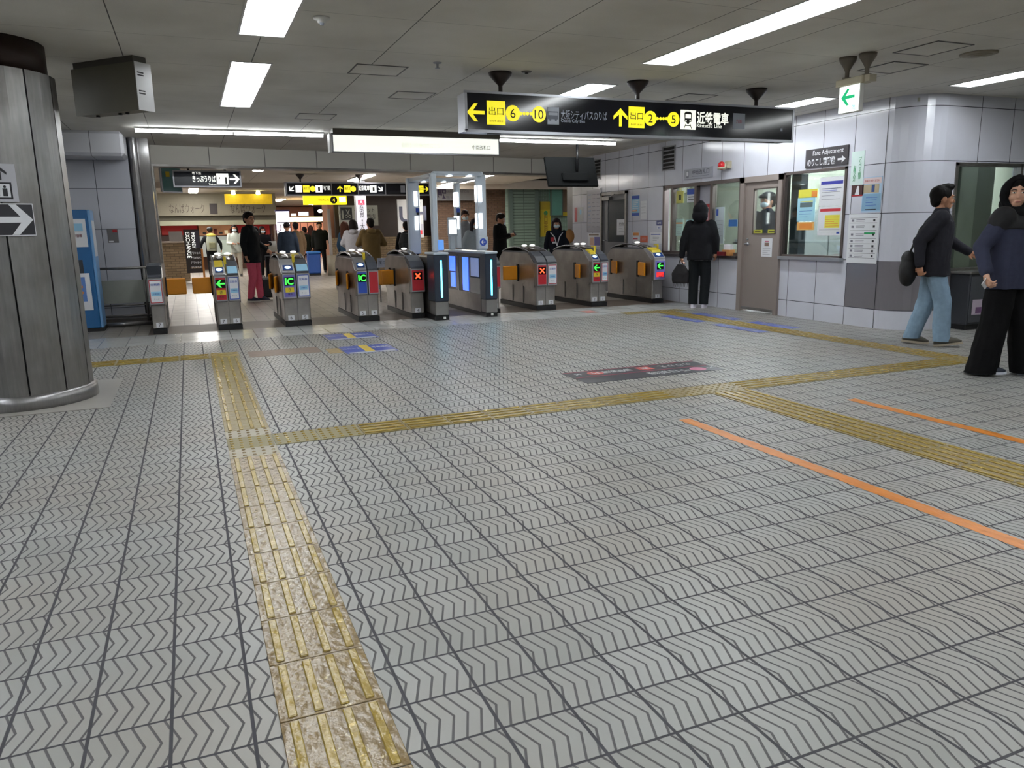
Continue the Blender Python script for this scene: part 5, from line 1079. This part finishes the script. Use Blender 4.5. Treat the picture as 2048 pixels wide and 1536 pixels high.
# notices around the grey door and service window
t,w,h,y=wpost('blue and white notice right of the grey door',12.36,12.62,1.48,1.85,LBLUE); obj('head',B(-w,w,y-.001,y,.12,.18),BLUE,t); lines(t,-w+.03,w-.03,-.1,.1,6,PAPER,y,.01); obj('foot',B(-w,w,y-.001,y,-.18,-.13),BLUE,t); obj('orange_word',B(-w+.02,.05,y-.001,y,-.10,-.07),ORP,t)
t,w,h,y=wpost('narrow white paper right of the blue notice',12.10,12.31,1.42,1.74,PAPER); lines(t,-w+.03,w-.03,-.13,.13,5,GREYINK,y,.004)
t,w,h,y=wpost('large white timetable board left of the grey door',13.78,14.36,1.19,2.05,M('board_pale','#aaa9b3',.3),'timetable_board','sign',th=.015); 
for k in range(3): lines(t,-w+.05+.18*k,-w+.18+.18*k,-.36,.36,9,GREYINK if k else M('soft_blue','#7c8fb8',.5),y,.012)
obj('board_rim',MB().box(-w,w,y-.004,y,h-.012,h).box(-w,-w+.012,y-.004,y,-h,h).box(w-.012,w,y-.004,y,-h,h),ALU,t)
t,w,h,y=wpost('colourful low notice below the timetable board',13.78,14.34,.90,1.17,PAPER); obj('bar',B(-w+.05,w-.1,y-.001,y,.09,.115),M('brown_bar','#7d6a5a',.5),t); obj('violet_block',B(0,w-.03,y-.001,y,-.11,.06),VIO,t); obj('peach_block',B(-w+.1,-.02,y-.001,y,-.11,.05),M('peach','#cfa894',.5),t)
t,w,h,y=wpost('red and white vertical notice left of the timetable board',14.56,14.94,1.41,1.71,M('notice_grey','#aeb0b2',.5)); obj('red_column',B(-w,-.07,y-.001,y,-h,h),RED,t); obj('blue_figure',B(.05,.12,y-.001,y,.0,.1),LBLUE,t)
t,w,h,y=wpost('orange and white notice below the blue one by the service window',12.33,12.58,1.0,1.19,PAPER); obj('orange_block',B(-w+.02,w-.03,y-.001,y,.03,.08),ORP,t); obj('red_line',B(-w+.02,.06,y-.001,y,-.04,-.02),RED,t)
t,w,h,y=wpost('orange rounded notice beside the orange and white one',12.06,12.31,1.0,1.12,M('notice_vermilion','#c8552c',.5)); lines(t,-.07,.07,-.03,.03,2,PAPER,y,.008)
t,w,h,y=wpost('small blue sign left of the service window, upper',11.60,11.78,1.30,1.385,M('sign_navy','#36407e',.4),'small_sign','sign'); text(t,'案内所',.04,0,0,PAPER,y-.001)
t,w,h,y=wpost('small white sign below the small blue sign',11.62,11.76,1.235,1.285,PAPER,'small_sign','sign'); text(t,'駅長室',.03,0,0,BLUE,y-.001)
t,w,h,y=wpost('white notice with a blue line left of the service window, lower',11.60,11.98,.985,1.175,PAPER); obj('blue_bar',B(-w+.03,w-.05,y-.001,y,.055,.07),BLUE,t); lines(t,-.1,.1,-.06,.03,3,GREYINK,y,.005)
t,w,h,y=wpost('white sheet pinned inside the dark window of the grey door',12.82,13.18,1.13,1.43,PAPER,x=7.7118); lines(t,-.1,.1,-.1,.1,4,GREYINK,y,.006); text(t,'立入禁止',.05,0,.07,INK,y-.001)
t,w,h,y=wpost('white notice taped to the beige steel door',8.80,9.02,.82,1.085,PAPER,x=7.70); obj('pink_title',B(-.04,.04,y-.001,y,.08,.095),PINK,t); obj('picture',B(-.045,.045,y-.001,y,.02,.07),M('picture_brown','#8a7266',.5),t); lines(t,-.08,.08,-.11,0,4,GREYINK,y,.004)
for (a,b_,lb) in ((9.04,9.22,'left'),(8.76,8.92,'right')): t,w,h,y=wpost('yellow sticker at the %s bottom corner of the door window'%lb,a,b_,1.155,1.205,M('sticker_lime','#b3b23c',.5),'sticker','sticker',x=7.7148); lines(t,-.06,.06,-.01,.01,1,INK,y,.01)
# things in the service window
t,w,h,y=wpost('red vertical sign with white letters in the service window',10.28,10.42,1.31,1.62,RED,'red_notice','sign',x=7.729); text(t,'定期券精算',.05,0,0,PAPER,y-.001,vert=True)
t,w,h,y=wpost('white and blue notice sheet in the service window behind the hooded person',9.94,10.16,1.0,1.56,M('notice_grey2','#b6c2c8',.5),x=7.729); obj('blue_mark',B(-.08,-.03,y-.001,y,.15,.25),BLUE,t); lines(t,-.09,.09,-.25,.1,6,GREYINK,y,.005)
t,w,h,y=wpost('round blue sticker low on the service window near the beige steel door',9.62,9.82,1.26,1.36,M('sticker_skyblue','#3f74b8',.4),'sticker','sticker',x=7.729)
t,w,h,y=wpost('yellow notice in the upper left of the service window',11.06,11.26,1.66,1.86,M('notice_mustard','#c9c46a',.5),x=7.749); obj('dark_mark',B(-.03,.04,y-.001,y,-.05,.04),M('moss_ink','#4a4a2a',.5),t)
t,w,h,y=wpost('blue and white notice in the upper service window, right of the yellow one',10.72,10.95,1.66,1.88,M('notice_white2','#c4c9d0',.5),x=7.749); obj('blue_head',B(-w,w,y-.001,y,.02,h),BLUE,t); lines(t,-.08,.08,-.08,0,2,INK,y,.012)
t,w,h,y=wpost('pale mint notice in the middle of the service window',11.05,11.25,1.12,1.40,M('notice_mint2','#a8c6c0',.5),x=7.749); obj('orange_line',B(-w,w,y-.001,y,.06,.08),ORP,t); lines(t,-.08,.08,-.12,.03,4,GREYINK,y,.005)
t,w,h,y=wpost('pale cyan notice right of the mint notice in the service window',10.76,10.96,1.22,1.38,M('notice_cyan2','#9fc4cc',.5),x=7.749); lines(t,-.08,.08,-.05,.05,3,GREYINK,y,.005)
t,w,h,y=wpost('small yellow note low in the service window',10.78,10.94,1.05,1.14,YLP,x=7.749); lines(t,-.06,.06,-.03,.03,2,GREYINK,y,.005)
t=thing('leaflet_box','orange and white leaflet box on the service counter','leaflet box',(7.66,9.72,.82)); obj('box',B(-.05,.05,-.09,.09,0,.09),M('box_orange','#c28a50',.6),t); obj('leaflets',B(-.03,.03,-.08,.08,.05,.17),PAPER,t); obj('red_stand',B(-.09,-.06,-.02,.16,.0,.06),M('plum_red','#6d1c22',.4),t)
tag(obj('calculator',MB().box(-.02,.02,-.07,.07,0,.16,bv=.004),BLK,loc=(7.86,10.0,.82)),'black device on the service counter behind the glass','device'); tag(obj('paper_stack',MB().box(-.05,.05,-.09,.09,0,.05),PAPER,loc=(7.88,9.7,1.02)),'white card on the shelf inside the service window','card'); tag(obj('window_shelf',MB().box(7.84,7.98,9.55,9.85,.995,1.018).box(7.84,7.86,9.55,9.57,.0,1.0),STEELD),'small shelf inside the service window','shelf')
# fare machines at the right edge
t=thing('fare_machine','dark fare adjustment machine with a poster, at the right behind the walking man','machine',(9.05,6.36,0))
obj('cabinet',MB().box(-.62,.75,-.10,.16,.06,.66,bv=.01),M('machine_dark','#34363c',.35),t); obj('plinth',MB().box(-.60,.72,-.08,.15,0,.06),BLK,t); obj('top',MB().box(-.64,.77,-.12,.165,.66,.69,bv=.006),STEELD,t)
for k,xx in enumerate((-.36,-.05,.30)): 
    dr=obj('door',B(xx-.14 if k else -.60,xx+.17,-.112,-.10,.09,.63,bv=.004),M('machine_panel','#43454b',.35),t); obj('lock',MB().cyl((xx+.1,-.112,.42),(xx+.1,-.13,.42),.012),ALU,dr)
pp=obj('poster',B(-.56,-.36,-.116,-.113,.18,.36),M('poster_lilac','#b7a9b8',.5),t); obj('poster_print',B(-.50,-.38,-.118,-.116,.20,.27),M('print_plum','#6b4c72',.5),pp)
# ------------------------------------------------------------------ beyond the gates
FH=2.62
fcm=ceil_mat('far_ceiling_panels','#b5aca0',1.2,.4,16.1)
struct('ceiling_far',MB().box(-6,9,15.35,22.0,FH,FH+.05).box(-6,24,22.0,60,FH+.12,FH+.17),fcm)
struct('ceiling_gap',MB().box(-7,12,15.3,16.0,2.70,2.75),M('ceiling_plain','#a6a29b',.7))
struct('trim_6',MB().box(-6,16,22.0,22.25,FH-.14,FH+.2),M('soffit_cream','#a2978a',.6))
BR=brick_mat('tan_brick','#8a7558','#a08a6c','#6b5c48',(0,2)); BRD=brick_mat('brown_brick','#6b5240','#7c6250','#53433a',(0,2),.2,.06); GT=grid_mat('green_mosaic','#7d9386','#8ba093','#56695e',.06,.045,.006,axes=(0,2),rough=.3)
FARLITE=M('far_tube','#fffaf4',.4,emit=36,var=.005)
# brick wall at right with shutter and green mosaic
yb=24.0
def X_(u,Y,v=470): return at(u,v,Y).x
def Z_(v,Y,u=900): return at(u,v,Y).z
struct('wall_far_brick',MB().box(X_(868,yb),X_(1021,yb),yb,yb+.3,0,2.6),BRD)
struct('wall_far_green',MB().box(X_(1019,22.6),X_(1150,22)+3,22.6,22.9,0,2.72),GT)
t=thing('roller_shutter','closed green grey roller shutter left of the green mosaic wall','shutter',((X_(1022,22.4)+X_(1073,22.4))/2,22.4,0)); w=(X_(1073,22.4)-X_(1022,22.4))/2
obj('curtain',MB().prism([(x,z) for x,z in [(-.03,0),(.03,0),(.03,2.5),(-.03,2.5)]],-w,w,'x'),grid_mat('shutter_slats','#5f6f64','#66766a','#38443c',9,.09,.02,axes=(0,2),rough=.4),t)
for s_ in (-1,1): obj('guide_rail',B(s_*w-.06,s_*w+.06,-.06,.06,0,2.6),M('rail_green','#5c6a62',.4,.4),t)
def panel(label,u0,v0,u1,v1,Y,mat,name='sign',cat='sign',th=.05,parts=()):
    p0=at(u0,v0,Y); p1=at(u1,v1,Y); cx,cz=(p0.x+p1.x)/2,(p0.z+p1.z)/2; w=(p1.x-p0.x)/2; h=abs(p0.z-p1.z)/2
    t=thing(name,label,cat,(cx,Y,cz)); obj('panel',B(-w,w,0,th,-h,h),mat,t); return t,w,h
t,w,h=panel('yellow vertical banner on the green mosaic wall',1081,403,1102,473,22.55,M('banner_yellow','#c9b22c',.5)); obj('top_plate',B(-w,w,-.005,0,h-.25,h),M('banner_top','#b0992a',.5),t); text(t,'出口案内',.2,0,-.1,M('banner_ink','#8d6a20',.6),-.006,vert=True,width=.14); disc(t,.07,0,h-.36,GRN,-.004)
t,w,h=panel('teal green board on the green mosaic wall',1103,377,1124,430,22.42,M('board_teal','#57897c',.4),'notice_board','board',.2); obj('rim',MB().box(-w-.03,-w,-.01,.05,-h-.03,h+.03).box(w,w+.03,-.01,.05,-h-.03,h+.03).box(-w,w,-.01,.05,-h-.03,-h),M('rail_green','#5c6a62',.4,.4),t)
t,w,h=panel('narrow tan strip with hazard stripes beside the teal board',1126,377,1134,432,22.55,M('strip_tan','#8f7660',.5)); obj('hazard',B(-w-.1,w,-.01,0,-h,-h+.12),YEL,t)
struct('wall_right_far',MB().box(7.70,7.82,15.04,15.3,0,2.6).box(X_(1139,16.6)-.02,X_(1139,16.6)+.14,15.3,15.6,0,2.6),M('pillar_dark','#5e5a5a',.4,.3))
# pink poster by the pillar
t,w,h=panel('small pinkish poster on the dark pillar edge at the end of the tiled wall',1140,417,1146,443,15.2,M('poster_pinkish','#8a4450',.5),'poster','poster',.01)
# low tan brick wall, dark upper wall with hair salon sign
struct('wall_far_low',MB().box(X_(660,25),X_(868,25),24.9,25.2,0,Z_(474,24.9,760)),BR)
struct('wall_far_dark',MB().box(X_(672,25.3),X_(868,25.3)+.5,25.3,25.5,.9,2.74),M('dark_brown_wall','#3a2d28',.5,var=.15,scale=6))
t,w,h=panel('white hair salon sign with scissors symbol and Japanese letters',677,411,757,451,24.2,M('salon_white','#a9aba0',.5))
ip=obj('symbol_panel',B(-w+.05,-w+.40,-.01,0,h-.44,h-.06),M('salon_black','#25282a',.5),t); x_c=-w+.27; zc=h-.30
obj('scissors',MB().limb([(x_c-.05,-.014,zc+.17),(x_c+.03,-.014,zc+.02)],[.012,.012],6).limb([(x_c+.05,-.014,zc+.17),(x_c-.03,-.014,zc+.02)],[.012,.012],6).tube([(x_c-.05+.04*math.cos(a*PI/5),-.014,zc-.03+.04*math.sin(a*PI/5)) for a in range(11)],.01,6).tube([(x_c+.05+.04*math.cos(a*PI/5),-.014,zc-.03+.04*math.sin(a*PI/5)) for a in range(11)],.01,6).box(-w+.08,-w+.13,-.014,-.01,zc-.1,zc+.15),M('salon_white','#a9aba0',.5),ip,True)
text(t,'ヘアカット',.17,.18,h-.14,INK,-.012,width=w*1.05); text(t,'専門店',.15,.3,h-.34,INK,-.012); text(t,'営業中',.12,.3,-h+.12,GREYINK,-.012)
t=thing('pillar_sign','white square pillar with red square and vertical Japanese letters','sign',(X_(726,20.5),20.5,0)); w=(X_(736,20.5)-X_(716,20.5))/2; obj('pillar',B(-w,w,0,.25,0,2.6),M('pillar_white','#b9bac6',.4),t)
zz=Z_(404.5,20.5,726); rp=obj('red_square',B(-.09,.09,-.006,0,zz-.065,zz+.065),M('pillar_red','#c23048',.4,emit=.2),t); text(rp,'A',.12,0,zz,PAPER,-.010); text(t,'奈良・大和西大',.19,0,zz-.62,INK,-.006,vert=True,width=.13)
t,w,h=panel('white shop sign with large black letters and red slash, behind the scanner posts',794,399,848,475,22.8,M('shop_sign_white','#a8abac',.5),'shop_sign','sign'); text(t,'U',.62,-w+.25,.12,M('letter_navy','#30344a',.5),-.01,bold=.02); text(t,'IH',.56,w-.15,.16,M('letter_navy','#30344a',.5),-.01,bold=.02); obj('red_slash',MB().prism([(-.02,.28),(.10,.28),(.16,-.08),(.04,-.08)],-.012,-.002,'y'),RED,t); obj('grey_strip',B(0,w,-.008,0,-h+.1,-h+.4),M('strip_grey','#8f929a',.5),t); obj('red_foot',B(.1,w-.05,-.012,-.008,-h+.1,-h+.22),RED,t)
t,w,h=panel('grey lightbox over the brick wall reading NAMBA with station symbol',862,374,948,401,23.7,M('lightbox_grey','#8b8a8c',.4),'name_sign','sign'); text(t,'駅',.3,-w+.35,0,M('letter_plum','#3f3550',.5),-.01,bold=.01); text(t,'NAMBA STATION',.11,.15,.07,M('letter_grey','#6a6672',.5),-.01,width=w*1.1); text(t,'難波',.13,-.1,-.12,M('letter_grey','#6a6672',.5),-.01)
t,w,h=panel('small white notice on the brick wall beside the man looking at his phone',1008,434,1014,456,23.8,M('notice_bluegrey','#9aa6b4',.5),'poster','poster',.02)
# hanging direction sign band
Yb=18.6
t,w,h=panel('long hanging direction sign inside the gates with white and yellow symbols',573,366,858,389,Yb,SIGN_BK,'direction_sign','sign',.18)
obj('frame',MB().box(-w-.03,w+.03,-.012,0,h,h+.025).box(-w-.03,w+.03,-.012,0,-h-.03,-h).box(-w-.04,-w,-.012,.18,-h-.03,h+.025).box(w,w+.04,-.012,.18,-h,h),ALU,t); cx=(at(573,366,Yb).x+at(858,389,Yb).x)/2
def ux(u): return at(u,378,Yb).x-cx
for u in (663,716,771): obj('divider',B(ux(u)-.008,ux(u)+.008,-.012,0,-h,h),ALU,t)
SW=M('small_sign_white','#f1f2ec',.4,emit=.8); SYl=M('small_sign_yellow','#f0e030',.4,emit=.7)
def sbox(u0,u1,m_,nm): o=obj(nm,B(ux(u0),ux(u1),-.004,0,-h*.62,h*.62,bv=.001),m_,t); return o
arrow(t,h*1.1,ux(583),0,SW,PI/4); b1=sbox(591,604,SW,'white_symbol'); b2=sbox(606,619,SYl,'exit_symbol'); text(b2,'出口',.07,ux(612.5),.01,BK2,-.006); disc(t,h*.5,ux(625.5),0,SYl,name='number_disc'); b3=sbox(631,645,SW,'train_symbol'); obj('train_mark',B(ux(636),ux(640),-.006,-.004,-.05,.04),BK2,b3)
text(t,'地下鉄',.11,(ux(647)+ux(661))/2,.02,SW,-.005,width=ux(661)-ux(647)); arrow(t,h*1.1,ux(680),0,SYl,-PI/2); b4=sbox(688,701,SYl,'exit_symbol'); text(b4,'出口',.07,ux(694.5),.01,BK2,-.006); disc(t,h*.5,ux(706.5),0,SYl,name='number_disc')
text(t,'近鉄電車',.12,ux(728),.02,SW,-.005,width=ux(739)-ux(717)); b5=sbox(740,753,SW,'train_symbol'); obj('train_mark',B(ux(745),ux(749),-.006,-.004,-.05,.04),BK2,b5); arrow(t,h*1.1,ux(761),0,SW,PI*5/4-PI/2+0); sbox(801,810,GW,'grey_symbol'); disc(t,h*.5,ux(829),0,SYl,name='number_disc'); b6=sbox(834,847,SYl,'exit_symbol'); text(b6,'出口',.07,ux(840.5),.01,BK2,-.006); arrow(t,h*1.0,ux(852),0,SYl,PI)
for u in (603,722): mount(t,ux(u),.1,h,FH-t.location.z,BRW,.1)
# smaller hanging sign left with white frame
Yk=14.75
t,w,h=panel('hanging ticket office direction sign with white frame and right arrow at the left opening',347,343,481,372,Yk,M('sign_navyblack','#1c2334',.25),'direction_sign','sign',.14); cx=t.location.x
obj('frame',MB().box(-w-.02,w+.02,-.012,.15,h,h+.022).box(-w-.02,w+.02,-.012,.15,-h-.022,-h).box(-w-.022,-w,-.012,.15,-h,h).box(w,w+.022,-.012,.15,-h,h),ALU,t)
def ux2(u): return at(u,357,Yk).x-cx
b1=obj('ticket_symbol',B(ux2(433),ux2(457),-.004,0,-h*.78,h*.78,bv=.001),SW,t); obj('figure',MB().box(ux2(450),ux2(453.5),-.006,-.004,-.08,.03).box(ux2(438),ux2(440),-.006,-.004,.0,.03),BK2,b1)
arrow(t,.17,ux2(469),0,SW,PI); text(t,'きっぷうりば',.12,(ux2(385)+ux2(431))/2,.0,SW,-.005,width=ux2(431)-ux2(385),bold=.003); text(t,'地下鉄',.05,ux2(394),.095,SW,-.005); text(t,'Tickets',.045,ux2(424),-.09,SW,-.005)
mount(t,-.3,.07,h,FH-t.location.z+.08,BRW,.05); mount(t,.3,.07,h,FH-t.location.z+.08,BRW,.05)
t=thing('monitor','small hanging framed screen at the far left of the opening','monitor',(at(343,362,15.0).x,15.0,at(340,360,15.0).z),R(28)); obj('case',B(-.17,.17,0,.08,-.2,.2),BLK,t); obj('rim',MB().box(-.18,.18,-.01,.0,-.215,-.195).box(-.18,-.165,-.01,0,-.2,.2).box(.165,.18,-.01,0,-.2,.2),ALU,t); obj('screen',B(-.165,.165,-.008,0,-.195,.2),M('screen_teal','#39504c',.2,emit=.15),t); obj('yellow_patch',B(-.1,-.03,-.011,-.008,.05,.14),YEL,t); obj('mount_pole',MB().cyl((0,.04,.2),(0,.04,.36),.015),BLK,t)
# lit yellow signs
t,w,h=panel('lit yellow exit sign hanging over the bright passage',607,391,694,409,24.5,SIGN_Y,'exit_sign','sign',.2); disc(t,.11,.25,0,BK2,-.004); text(t,'4',.16,.25,0,SIGN_Y,-.008); text(t,'WALK',.1,-.05,0,M('ochre_ink','#a5902c',.5),-.004,width=.35); obj('white_patch',B(.42,.62,-.004,0,-.07,.09),SW,t); mount(t,-.4,.1,h,FH+.12-t.location.z,BRW,.08)
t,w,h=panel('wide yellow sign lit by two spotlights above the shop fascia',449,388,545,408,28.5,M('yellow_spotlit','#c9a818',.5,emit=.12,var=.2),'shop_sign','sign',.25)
for s_ in (-.5,.3): obj('spot_lamp',MB().cyl((s_,-.3,h+.1),(s_,-.22,h+.0),.05,.07),M('spot_glow','#fff4b0',.4,emit=14),t)
# shopping arcade fascia at left
Yf=30.0
fz0,fz1=Z_(431,Yf,430),Z_(404,Yf,430); fx0,fx1=X_(300,Yf),X_(556,Yf)
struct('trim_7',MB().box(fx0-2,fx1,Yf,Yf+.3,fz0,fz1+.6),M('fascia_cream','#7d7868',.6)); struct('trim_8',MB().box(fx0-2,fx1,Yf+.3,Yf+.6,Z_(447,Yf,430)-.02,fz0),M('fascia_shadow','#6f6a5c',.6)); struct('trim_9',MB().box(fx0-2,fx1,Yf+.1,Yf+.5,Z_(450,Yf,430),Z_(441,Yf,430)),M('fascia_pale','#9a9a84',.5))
for u,lb in ((374,'left'),(496,'right')):
    t=thing('shop_lettering','dark raised Japanese shop street name on the cream fascia, %s one'%lb,'sign',(X_(u,Yf,417),Yf,Z_(417,Yf,u))); text(t,'なんばウォーク',.36,0,0,M('fascia_ink','#4b4038',.6),-.01,width=X_(u+36,Yf)-X_(u-34,Yf))
    obj('round_emblem',B(-1.3,-1.05,-.02,0,-.18,.18),M('emblem_dark','#2b2424',.5),t)
Ys=31.0
SHW=M('shop_back','#6d4a38',.6,var=.3,scale=2)
struct('wall_shops',MB().box(X_(300,Ys)-3,X_(560,Ys),Ys+.6,Ys+.8,0,2.7),SHW)
def shopp(label,u0,v0,u1,v1,Y,mat,name,cat,th=.58): return panel(label,u0,v0,u1,v1,Y,mat,name,cat,th)
shopp('red shop front band at the left of the arcade',322,451,396,470,Ys,M('shop_red','#9c1f1c',.5,emit=.12),'shopfront','shop'); shopp('red shop front band right of the lit shelves',464,450,540,470,Ys,M('shop_red','#9c1f1c',.5,emit=.12),'shopfront','shop')
t,w,h=shopp('lit brown shop shelves between the two red bands',397,451,463,470,Ys,M('shelf_brown','#9a6a48',.5,emit=.35,var=.4,scale=3),'shop_display','display')
for k in range(7): obj('goods',B(-w+.12+.19*k,-w+.24+.19*k,-.05,0,-h+.05,-h+.12+.06*(k%3)),[M('goods_dark','#2b2a30',.5),M('goods_cream','#d9c7a0',.5,emit=.4),M('goods_red','#8a3428',.5)][k%3],t)
shopp('pale grey shop counter front below the lit shelves',398,473,466,512,Ys-.5,M('counter_pale','#9aa09c',.5),'shop_counter','counter',1.05); shopp('white illustrated shop board with teal figures',438,480,465,520,Ys-.7,M('board_palegreen','#a3b0a6',.5),'shop_board','board',.2); shopp('dark shop interior opening at the left edge',322,470,368,486,Ys,M('shop_dark','#3a2a24',.6,emit=.05),'shopfront','shop'); shopp('dark red doorway right of the second red band',540,452,548,520,Ys,M('shop_maroon','#3f1c1a',.5),'shopfront','shop')
shopp('pale pillar at the right end of the shop row',548,447,556,520,Ys-.8,M('pillar_pale','#9a8d84',.5),'pillar','pillar',.4)
# brick counter with sign board at the left
Yc=24.0
t=thing('brick_counter','tan brick counter with a pale worktop at the left of the arcade','counter',(X_(345,Yc),Yc,0)); w=(X_(373,Yc)-X_(317,Yc))/2; zt=Z_(486,Yc,345)
obj('brick_front',B(-w,w,0,.8,0,zt),BR,t); obj('worktop',B(-w-.03,w+.03,-.05,.8,zt,zt+.04),M('worktop_pale','#a89a8c',.4),t); obj('register',B(-.1,.25,.2,.5,zt+.04,zt+.32),M('register_grey','#6d6a68',.4),t)
Ysb=23.2
t=thing('sign_board','dark standing board reading MONEY EXCHANGE with rows of pale currency signs','sign',(X_(383,Ysb),Ysb,0)); w=(X_(399,Ysb)-X_(367,Ysb))/2; zt=Z_(459,Ysb,383); zb=Z_(546,Ysb,383)
obj('board',B(-w,w,0,.08,max(0,zb),zt),M('board_darkbrown','#2d2624',.5),t); mid=(zt+zb)/2
tx_=text(t,'EXCHANGE',.15,-w+.10,zt-.42,SW,-.004,frame='w',rot=-PI/2,width=.70); text(t,'MONEY',.13,-w+.24,zt-.30,SW,-.004,rot=-PI/2,width=.42)
obj('picture',B(.0,w-.02,-.004,0,zt-.5,zt-.04),M('board_slate','#3e3a48',.5),t)
for r_ in range(4): text(t,'円¥$€',.075,.06,mid-.05-.13*r_,PAPER,-.004,width=w*1.3)
obj('gold_line',B(-w+.1,w-.05,-.004,0,zb+.12,zb+.16),M('gold_print','#8a6a3c',.5),t); obj('orange_side',B(w,w+.05,0,.3,0,Z_(498,Ysb,400)),M('side_orange','#b5742f',.5),t)
# bright screen, passage
t,w,h=panel('tall bright white advertising screen left of the lit passage',552,423,581,466,23.6,M('screen_blown','#f4f0ff',.4,emit=2.0,var=.01),'advert_screen','screen',.15); obj('divider',B(-w,w,-.004,0,-.02,.01),GREYINK,t); text(t,'UY',.3,-.05,-h+.15,M('advert_ink','#6a3a5c',.5,emit=.2),-.005); obj('top_edge',B(-w-.02,w+.02,-.02,.16,h,h+.05),M('edge_violet','#4a3f78',.5),t); obj('stand',B(-w,w,0,.15,-t.location.z,-h),M('screen_base','#8e8690',.5),t)
Yp=34.
struct('wall_passage',MB().box(X_(575,Yp),X_(700,Yp),44,44.2,0,2.7).box(X_(652,27)-.05,X_(652,27)+1.0,26,27.2,0,2.74),M('passage_wall','#a4735a',.6,emit=0,var=.25,scale=1.5))
t,w,h=panel('warm lit ceiling cove of the far shopping passage',583,434,650,442,Yp,M('cove_glow','#ffcf98',.4,emit=2.2,var=.2,scale=4),'cove_light','light',1.5)
t,w,h=panel('lit blue and white shop sign deep in the passage',597,424,617,431,Yp-1,M('passage_sign','#bcd0ff',.4,emit=1.4),'shop_sign','sign'); 
for u,v,lb in ((640,422,'upper'),(644,438,'lower')): p=at(u,v,32.); tag(obj('globe_light',MB().ell((0,0,0),(.09,.09,.07),12,8),M('globe_glow','#fff3e0',.4,emit=12),loc=p,smooth=True),'small round bright lamp at the right side of the far passage, %s one'%lb,'lamp')
t,w,h=panel('oval white lit sign at the left of the passage opening',582,427,593,432,29.,SW,'shop_sign','sign')
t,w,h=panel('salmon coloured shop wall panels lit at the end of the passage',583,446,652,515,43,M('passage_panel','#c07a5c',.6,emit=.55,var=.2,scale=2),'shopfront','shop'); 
for k in range(5): obj('panel_joint',B(-w+.35*k+.1,-w+.35*k+.13,-.02,0,-h,h),M('joint_brown','#7a4634',.6),t)
t=thing('post','slim grey post right of the passage opening','post',(X_(660,24),24.,0)); obj('pole',MB().cyl((0,0,0),(0,0,Z_(418,24,660)),.05),M('post_grey','#9a9490',.4),t,True); obj('base',MB().cyl((0,0,0),(0,0,.6),.14),M('post_base','#8a8272',.5),t,True)
# blue bin
pb=at(626,500,24.3); t=thing('bin','blue box shaped bin in the crowd in front of the lit passage','bin',(pb.x,24.3,0)); obj('body',B(-.19,.19,-.15,.15,.06,.66,bv=.03),M('bin_blue','#2c57a6',.4),t); obj('lid',B(-.2,.2,-.16,.16,.66,.73,bv=.02),M('bin_lid','#3a78c0',.4),t); obj('base',B(-.18,.18,-.14,.14,0,.06),BLK,t)
# ceiling lights beyond the gates
def flight(label,x,y0,y1,z,w=.16,n=1,rot=0):
    t=thing('ceiling_light',label,'ceiling light',(x,(y0+y1)/2,z),rot,'ceiling lights beyond the gates'); L=(y1-y0)/2
    obj('housing',B(-w,w,-L,L,-.02,0),TRIM,t)
    for k in range(n): a=-L+2*L*k/n; obj('light_panel',B(-w*.8,w*.8,a+.03,a+2*L/n-.03,-.035,-.02),FARLITE,t)
flight('row of four light panels on the far ceiling at the left',X_(389,26.3,392),23.3,29.3,FH+.12,.16,5)
for (u,v,Y,lb) in ((722,354,17.6,'ceiling light above the middle of the inner direction sign'),(560,399,27.,'angled ceiling light left of the lit yellow sign'),(900,366,17.2,'ceiling light seen between the scanner posts'),(955,353,16.6,'ceiling light right of the scanner posts')):
    p=at(u,v,Y); z=FH if Y<22 else FH+.12; q=ray(u,v); tt=(z-CH)/q.z; pos=CAM+q*tt; flight(lb,pos.x,pos.y-1.1,pos.y+1.1,z,.15,2)
flight('ceiling light beyond the header near the left jamb',1.5,16.2,17.6,FH,.12,1)
for xx,yy in ((9.5,30),(3.5,36),(13,27),(6,40),(-1,26),(7.2,20.5),(4.5,27),(-3,19)): flight('mostly hidden ceiling light added to brighten the far concourse',xx,yy-1.2,yy+1.2,(FH+.12) if yy>22 else FH,.15,2)  # extra fixtures, added because the area beyond the gates was too dark
struct('wall_far_left',MB().box(-6.2,-6,13.1,60,0,2.75),LW); struct('wall_far_end',MB().box(-6,24,58,58.2,0,2.75),SHW); struct('wall_far_right',MB().box(X_(1150,22)+3,X_(1150,22)+3.2,15,23,0,2.75),M('far_wall','#9a9a96',.6))
# ------------------------------------------------------------------ world
wd=bpy.data.worlds.new('world'); SC.world=wd; wd.use_nodes=True; wd.node_tree.nodes['Background'].inputs[0].default_value=(.6,.62,.65,1); wd.node_tree.nodes['Background'].inputs[1].default_value=.25
SC.view_settings.exposure=.52
SC.cycles.max_bounces=7; SC.cycles.diffuse_bounces=4; SC.cycles.glossy_bounces=3; SC.cycles.transparent_max_bounces=8
